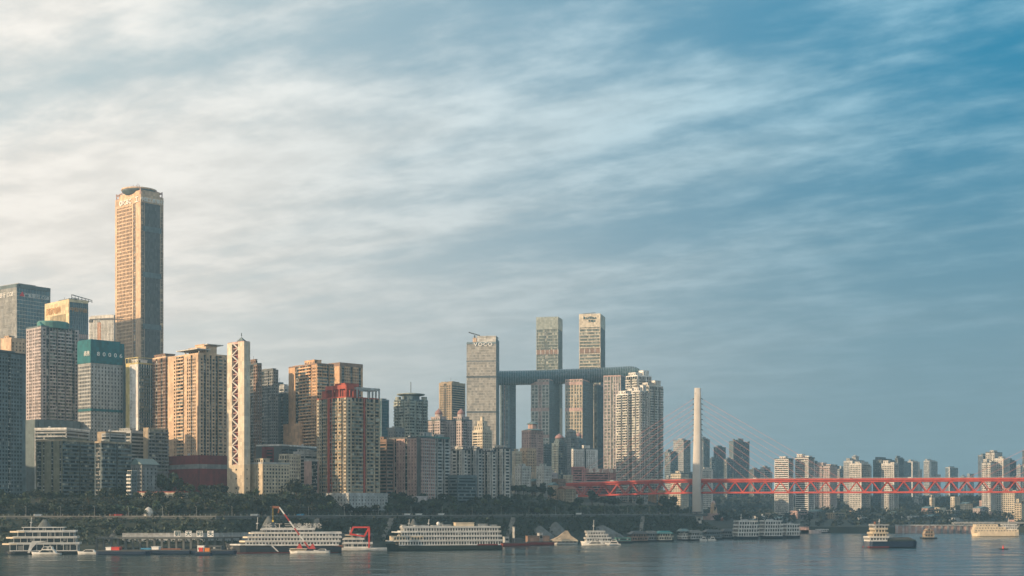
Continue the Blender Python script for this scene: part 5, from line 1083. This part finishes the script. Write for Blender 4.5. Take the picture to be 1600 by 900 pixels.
# 6 work boat with red gantry
r, Ln = boat('work_boat','white work boat with a bright red gantry frame on its stern','boat', 512, 604, 861, 4)
hull(Ln, 11, 2.4, .9, 'ship_white', par=r); level(r, Ln*.27, Ln*.74, 10, 2.4, 3.4, post=3.4, solid=.3); level(r, Ln*.27, Ln*.60, 9, 5.8, 3.2, post=3); q = MB(); q.box(Ln*.30,Ln*.45,-3.6,3.6,9,12.2); q.box(Ln*.29,Ln*.46,-3.9,3.9,12.2,12.5); q.build('wheelhouse','ship_cream',r); q = MB(); q.box(Ln*.295,Ln*.455,-3.65,3.65,10.4,11.6); q.build('wheelhouse_window','glass',r,'stuff')
mast(r, Ln*.37, 12.5, 5.5)
for y in (-4.6,4.6):
    for p_, q_ in (((Ln*.70,2.4),(Ln*.70,18.0)),((Ln*.70,18.0),(Ln*.43,18.0)),((Ln*.43,18.0),(Ln*.38,12.8)),((Ln*.38,12.8),(Ln*.62,11.2)),((Ln*.62,11.2),(Ln*.70,18.0))):
        q = MB(); q.beam((p_[0],y,p_[1]),(q_[0],y,q_[1]),1.0); q.build('gantry_beam','signal_red',r)
for x, z in ((.70,18.0),(.43,18.0),(.38,12.8)):
    q = MB(); q.beam((Ln*x,-4.6,z),(Ln*x,4.6,z),.8); q.build('gantry_tie','signal_red',r)
q = MB(); q.cyl(Ln*.53,0,9,13,2.0,1.8,14); q.build('funnel','palegrey',r)
q = MB(); q.box(Ln*.15,Ln*.25,-3,3,2.6,4.4); q.build('winch','rust',r)
yacht('low white launch between the crane boat and the gantry boat', 490, 514, 864, 0, 1.0, 1)
# 7 long hotel ship
r, Ln = boat('hotel_ship','long hotel ship with five window decks and black hull','cruise ship', 602, 781, 860, 14)
hull(Ln, 16, 3.6, 1.6, 'hull_green', par=r); q = MB(); q.box(Ln*.78,Ln*.96,-8.1,-7.9,3.7,4.6); q.build('red_stripe','hull_red',r)
for i, (x0, x1, z) in enumerate(((.10,.99,3.8),(.12,.985,7.3),(.12,.98,10.7),(.14,.975,14.1))): level(r, Ln*x0, Ln*x1, 16-i*.4, z, 3.4, post=2.1, solid=.22)
for i, (x, z) in enumerate(((.01,7.2),(.06,14.0))):
    q = MB(); q.prism([(Ln*x,-4),(Ln*(x+.06),-7.8),(Ln*(x+.2),-8),(Ln*(x+.2),8),(Ln*(x+.06),7.8),(Ln*x,4)],z-.3,z+.5); q.build('bow_deck','ship_white',r)
for x in (.05,.20):
    q = MB(); q.box(Ln*x,Ln*(x+.11),-7.9,7.9,7.6,11.0); q.build('bow_cabin','ship_cream',r); xs = np.linspace(Ln*x+1,Ln*(x+.11)-2.2,4); q = MB(); q.box(xs,xs+1.4,-7.97,7.97,8.4,10.2); q.build('cabin_window','glass',r,'stuff')
for x0, x1, h in ((.60,.76,3.4),(.80,.88,2.2),(.14,.17,1.6),(.25,.36,1.4),(.92,.96,1.5),(.40,.45,1.2),(.50,.56,1.6)):
    q = MB(); q.box(Ln*x0,Ln*x1,-4,4,17.7,17.7+h); q.box(Ln*x0-.4,Ln*x1+.4,-4.5,4.5,17.7+h,18+h); q.build('sun_deck_cabin','ship_cream' if h > 3 else 'palegrey',r)
mast(r, Ln*.20, 17.5, 6.5); mast(r, Ln*.37, 17.5, 6.5); q = MB(); q.lathe(Ln*.45,-3,[(.3,18.8),(1.2,19.5),(1.5,20.5),(1.1,21.6),(.2,22)],12); q.build('radar_dome','ship_white',r,smooth=True)
# 8 barges right of it
barge('dark brown barge with dredging gear right of the hotel ship', 780, 826, 853.5, 20, 'hull_red', 2.4, 9, items=(('cabin',.15,.3,5.5,'palegrey'),('machinery',.4,.75,4.0,'steel_dark'),('derrick_post',.48,.5,14,'palegrey')))
barge('dark brown flat barge with arched openings left of the tent roofed boat', 818, 864, 852, 20, 'hull_red', 2.6, 10, items=(('deckhouse',.1,.85,5.5,'brown'),('wheelhouse',.5,.62,8.0,'palegrey')))
r = barge('covered landing pontoon with white roof behind the tent roofed boat', 850, 905, 846, 15, 'hull_dark', 2.0, 10, items=(('cabin',.05,.95,7.5,'offwhite'),)); q = MB(); q.box(-2,52,-6.5,6.5,10,10.6); q.build('pontoon_roof','tin_roof',r); 
# 9 tent roofed boat
r, Ln = boat('tent_roofed_boat','boat with a peach coloured tent roof rising to a point','boat', 861, 901, 851, 10)
hull(Ln, 12, 1.8, .3, 'ship_white', par=r); q = MB(); q.box(Ln*.1,Ln*.95,-4.5,4.5,1.8,4.2); q.build('cabin','glass_dim',r); q = MB(); q.raw([(0,-6,4),(Ln,-6,4),(Ln,6,4),(0,6,4),(Ln*.30,-3,7.4),(Ln*.75,-3,8.2),(Ln*.75,3,8.2),(Ln*.30,3,7.4),(Ln*.56,0,12.5),(Ln*.66,0,12.5)],[[0,3,2,1],[0,1,5,4],[1,2,6,5],[2,3,7,6],[3,0,4,7],[4,5,9,8],[5,6,9],[6,7,8,9],[7,4,8]]); q.build('tent_roof','tan',r)
q = MB(); q.box(0,Ln,-6.05,-5.95,3.0,4.0); xs=np.linspace(.5,Ln-.8,7); q.box(xs,xs+.3,-6,-5.8,1.8,4.0); q.build('awning_rail','ship_cream',r)
# 10 white patrol boats
r, Ln = boat('passenger_boat','white passenger boat with a tall mast right of the tent roofed boat','boat', 907, 955, 850, 10)
hull(Ln, 9, 2, .8, 'ship_white', par=r); level(r, Ln*.15, Ln*.95, 9, 2, 3.2, post=2.4); level(r, Ln*.2, Ln*.85, 9, 5.2, 3.0, post=2.4); level(r, Ln*.18, Ln*.75, 8, 8.2, 2.8, post=2.4); mast(r, Ln*.42, 11, 11)
yacht('white speedboat with raked cabin in front of the passenger boat', 908, 948, 852.5, 0, 1.8, 2); yacht('small white launch at the right end of the passenger boat', 945, 970, 852, 0, 1.6, 2)
barge('low green roofed pontoon right of the white launch', 960, 988, 849, 15, 'hull_dark', 1.6, 7, items=(('cabin',.05,.9,3.6,'tealgreen'),))
def floathouse(label, x0, x1, py, wall='cream', roof='tin_roof', lv=2, rz=18, hh=3.2):
    r, Ln = boat('floating_restaurant', label, 'boat', x0, x1, py, rz); hull(Ln, 12, 1.4, .2, 'hull_dark', .96, par=r, bl=.08)
    for k in range(lv): level(r, 1+k*1.4, Ln-1-k*1.4, 11-k, 1.4+k*hh, hh, wall=wall, post=2.6, solid=.3)
    q = MB(); z = 1.4+lv*hh
    q.pyramid(0,Ln,-5.8,5.8,z,2.6,.55); q.build('roof',roof,r); return r
floathouse('dark brown two storey floating house with flat awnings', 982, 1012, 847, 'brown', 'steel_dark'); floathouse('dim grey floating house between two brown and cream ones', 1008, 1026, 846, 'grey', 'roof_grey')
floathouse('cream floating restaurant with teal roof left of the pylon', 1024, 1050, 846, 'cream', 'teal_roof', 2); floathouse('white boxy houseboat with dark windows left of the pylon', 1060, 1075, 844.5, 'offwhite', 'tin_roof', 3, hh=2.6)
floathouse('cream houseboat directly in front of the pylon foot', 1074, 1096, 844.5, 'palegrey', 'roof_grey', 2); floathouse('dark houseboat with pale railings right of the pylon foot', 1098, 1128, 843, 'slate', 'steel_dark', 2); floathouse('dark low houseboat left of the ferries', 1126, 1148, 841.5, 'grey', 'steel_dark', 2)
yacht('tiny white launch in front of the pylon foot', 1093, 1105, 845, 0, 1.6, 2); yacht('tiny white launch right of the pylon foot', 1106, 1119, 845, 0, 1.6, 2)
r = thing('bank_kiosk', 'small white box kiosk at the foot of the pylon', 'kiosk', (Xp(1092,1600), 1600, gz(Xp(1092,1600),1600)-.5)); q = MB(); q.box(-2.6,2.6,-2,2,0,8); q.box(-3,3,-2.4,2.4,8,8.4); q.build('wall','sign_white',r); q = MB(); q.box(-1.6,1.6,-2.06,-1.9,3.5,6); q.build('window','glass',r)
# 12 ferries
for i, (x0, x1, lb, lv) in enumerate([(1147,1183,'white four deck ferry, left of the three moored ferries',4),(1188,1221,'white four deck ferry with dark side, middle of the three moored ferries',4),(1223,1247,'white short ferry with rounded stern, right of the three moored ferries',3)]):
    r, Ln = boat('ferry', lb, 'ferry', x0, x1, 842.5-.8*i, 14); hull(Ln, 17, 3.0, .5, 'hull_dark', par=r, bl=.12)
    for k in range(lv): level(r, Ln*(.04+.02*k), Ln*(.98-.02*k), 16-k*.5, 3.0+k*3.9, 3.9, post=2.8, solid=.2, wall='ship_white' if (k != 9) else 'grey')
    if i == 0: mast(r, Ln*.3, 3+lv*3.9, 8)
    q = MB(); q.box(Ln*.35,Ln*.6,-3,3,3+lv*3.9,5.2+lv*3.9); q.build('wheelhouse','palegrey',r)
# 13 cargo ship under way
r, Ln = boat('cargo_ship','blue cargo ship under way with white bridge house and long open hold','cargo ship', 1350, 1431, 855.5, 10); 
hull(Ln, 15, 5.2, .0, 'hull_blue', par=r, x0=0, bl=.10); q = MB(); q.box(Ln*.04,Ln*.43,-7.6,7.6,.2,1.0); q.build('boot_stripe','hull_red',r)
q = MB(); q.box(Ln*.44,Ln*.97,-7.2,7.2,5.2,6.6); q.build('hold_coaming','hull_green',r); q = MB(); q.raw([(Ln*.46,-6.6,6.6),(Ln*.95,-6.6,6.6),(Ln*.95,6.6,6.6),(Ln*.46,6.6,6.6),(Ln*.52,0,8.2),(Ln*.9,0,8.6)],[[0,3,2,1],[0,1,5,4],[1,2,5],[2,3,4,5],[3,0,4]]); q.build('cargo','cargo',r)
level(r, Ln*.05, Ln*.42, 13, 5.2, 3.2, post=2.6); level(r, Ln*.12, Ln*.41, 12, 8.4, 3.4, post=2.6, wall='ship_cream'); level(r, Ln*.16, Ln*.40, 12, 11.8, 3.4, post=2.6, wall='ship_cream'); level(r, Ln*.16, Ln*.42, 13, 15.2, 3.2, post=2.6, wall='palegrey'); q = MB(); q.box(Ln*.18,Ln*.38,-5.6,5.6,18.6,19.2); q.build('bridge_roof','palegrey',r); mast(r, Ln*.30, 19.2, 4.5)
q = MB(); q.lathe(Ln*.20,-2,[(.8,18.6),(1,21),(.8,21.4)],10); q.build('funnel','rust',r)
# 14 small golden boat
r, Ln = boat('small_ferry','small tan river boat with an arched cabin approaching below the bridge','boat', 1437, 1463, 842, 5); hull(Ln, 8, 1.6, .4, 'hull_dark', par=r)
q = MB(); q.side([(Ln*.25,1.6),(Ln*.22,5),(Ln*.32,9.2),(Ln*.42,11),(Ln*.62,11),(Ln*.75,9.2),(Ln*.84,5),(Ln*.82,1.6)],-3.4,3.4); q.build('cabin','tan',r); q = MB()
for x, z in ((.3,3),(.45,3),(.62,3),(.32,6.4),(.46,6.4),(.62,6.4),(.46,9)): q.box(Ln*x,Ln*(x+.09),-3.5,-3.35,z,z+1.6)
q.build('window','glass',r,'stuff'); q = MB(); q.box(Ln*.2,Ln*.86,-3.7,3.7,5,5.4); q.box(Ln*.27,Ln*.78,-3.7,3.7,8.6,9); q.build('deck','rust',r); mast(r, Ln*.5, 11, 3, 'rust')
# 15 cream cruise ship
r, Ln = boat('cruise_ship','cream cruise ship with raised bridge deck on the far bank at the right','cruise ship', 1517, 1588, 838, -4); hull(Ln, 14, 5, 1.0, 'ship_cream', par=r, bl=.16)
for k, (x0, x1) in enumerate(((.03,.99),(.05,.72),(.07,.55))): 
    q = MB(); z = 5+k*3.0; q.box(Ln*x0,Ln*x1,-6.6,6.6,z,z+3); q.build('deckhouse','ship_cream',r); xs = np.arange(Ln*x0+2,Ln*x1-2,3.2); q = MB(); q.box(xs,xs+1.5,-6.66,6.66,z+1.1,z+2.1); q.build('cabin_window','glass_dim',r,'stuff')
level(r, Ln*.62, Ln*.97, 12, 8.0, 2.8, post=2.4); level(r, Ln*.66, Ln*.95, 11, 10.8, 2.6, post=2.4); mast(r, Ln*.80, 13.4, 8.5)
# 16 buoy boat and 17 low boat
r, Ln = boat('buoy_boat','tiny dark boat with a red cone buoy on the open water at the right','buoy', 1561, 1575, 858.5, 0); hull(Ln, 3.2, .7, .3, 'hull_dark', par=r, keel=-.4); q = MB(); q.cyl(Ln*.45,0,.7,1.3,.9,.8,10); q.cyl(Ln*.45,0,1.3,3.4,.7,.12,10); q.build('cone','signal_red',r)
r, Ln = boat('river_boat','low grey boat with white roof moored on the far side right of the ferries','boat', 1270, 1297, 833, 0); hull(Ln, 7, 1.5, .4, 'hull_dark', par=r); level(r, Ln*.2, Ln*.85, 6, 1.5, 2.8, post=2.4)
# far quay wall
fq = thing('quay_wall','pinkish arched stone quay wall at the water line under the right half of the bridge','wall',(Xp(1400,1880),1880,0)); Lq = Xp(1530,1880)-Xp(1400,1880)
q = MB(); q.box(0,Lq,1.2,4,-2,10.4); q.build('back_wall','rose',fq)
n = 13
for k in range(n):
    q = MB(); x = k*Lq/n; q.box(x,x+2.6,0,1.25,-2,9.6); q.build('buttress','pinkgrey' if k < 7 else 'grey',fq)
q = MB(); q.box(-.5,Lq+.5,-.6,4.2,9.6,10.9); q.build('coping','palegrey',fq)
fq2 = thing('elevated_road','pale elevated road deck on short piers behind the cream cruise ship','bridge',(Xp(1490,1900),1900,0)); q = MB(); q.box(0,150,0,9,12.2,13.6); q.box(0,150,-.3,0,13.4,14.6); q.build('deck','palegrey',fq2)
for k in range(16):
    q = MB(); q.box(k*9.6+1,k*9.6+2.6,2,7,0,12.2); q.build('pier','concrete',fq2)
pr = thing('stone_abutment','rose stone block landing stage right of the moored ferries','pier',(Xp(1247,1840),1840,0)); q = MB(); q.box(0,14,0,12,-2,9); q.build('block','rose',pr); q = MB(); q.box(-1,30,0,6,-2,4.5); q.build('ramp','pinkgrey',pr)
# ---------------------------------------------------------------- haze
HAZE_D = 1.2e-4
def haze():
    q = MB(); q.box(-5990, 5990, -390, 8990, -7, 430); m = bpy.data.materials.new('haze_air'); m.use_nodes = True; t = m.node_tree; t.nodes.clear()
    v = t.nodes.new('ShaderNodeVolumePrincipled'); v.inputs['Density'].default_value = HAZE_D; v.inputs['Color'].default_value = (.42,.68,.86,1); v.inputs['Anisotropy'].default_value = 0.3
    o = t.nodes.new('ShaderNodeOutputMaterial'); t.links.new(v.outputs[0], o.inputs['Volume'])
    h = q.build('haze', m, None, 'stuff'); return h
haze()
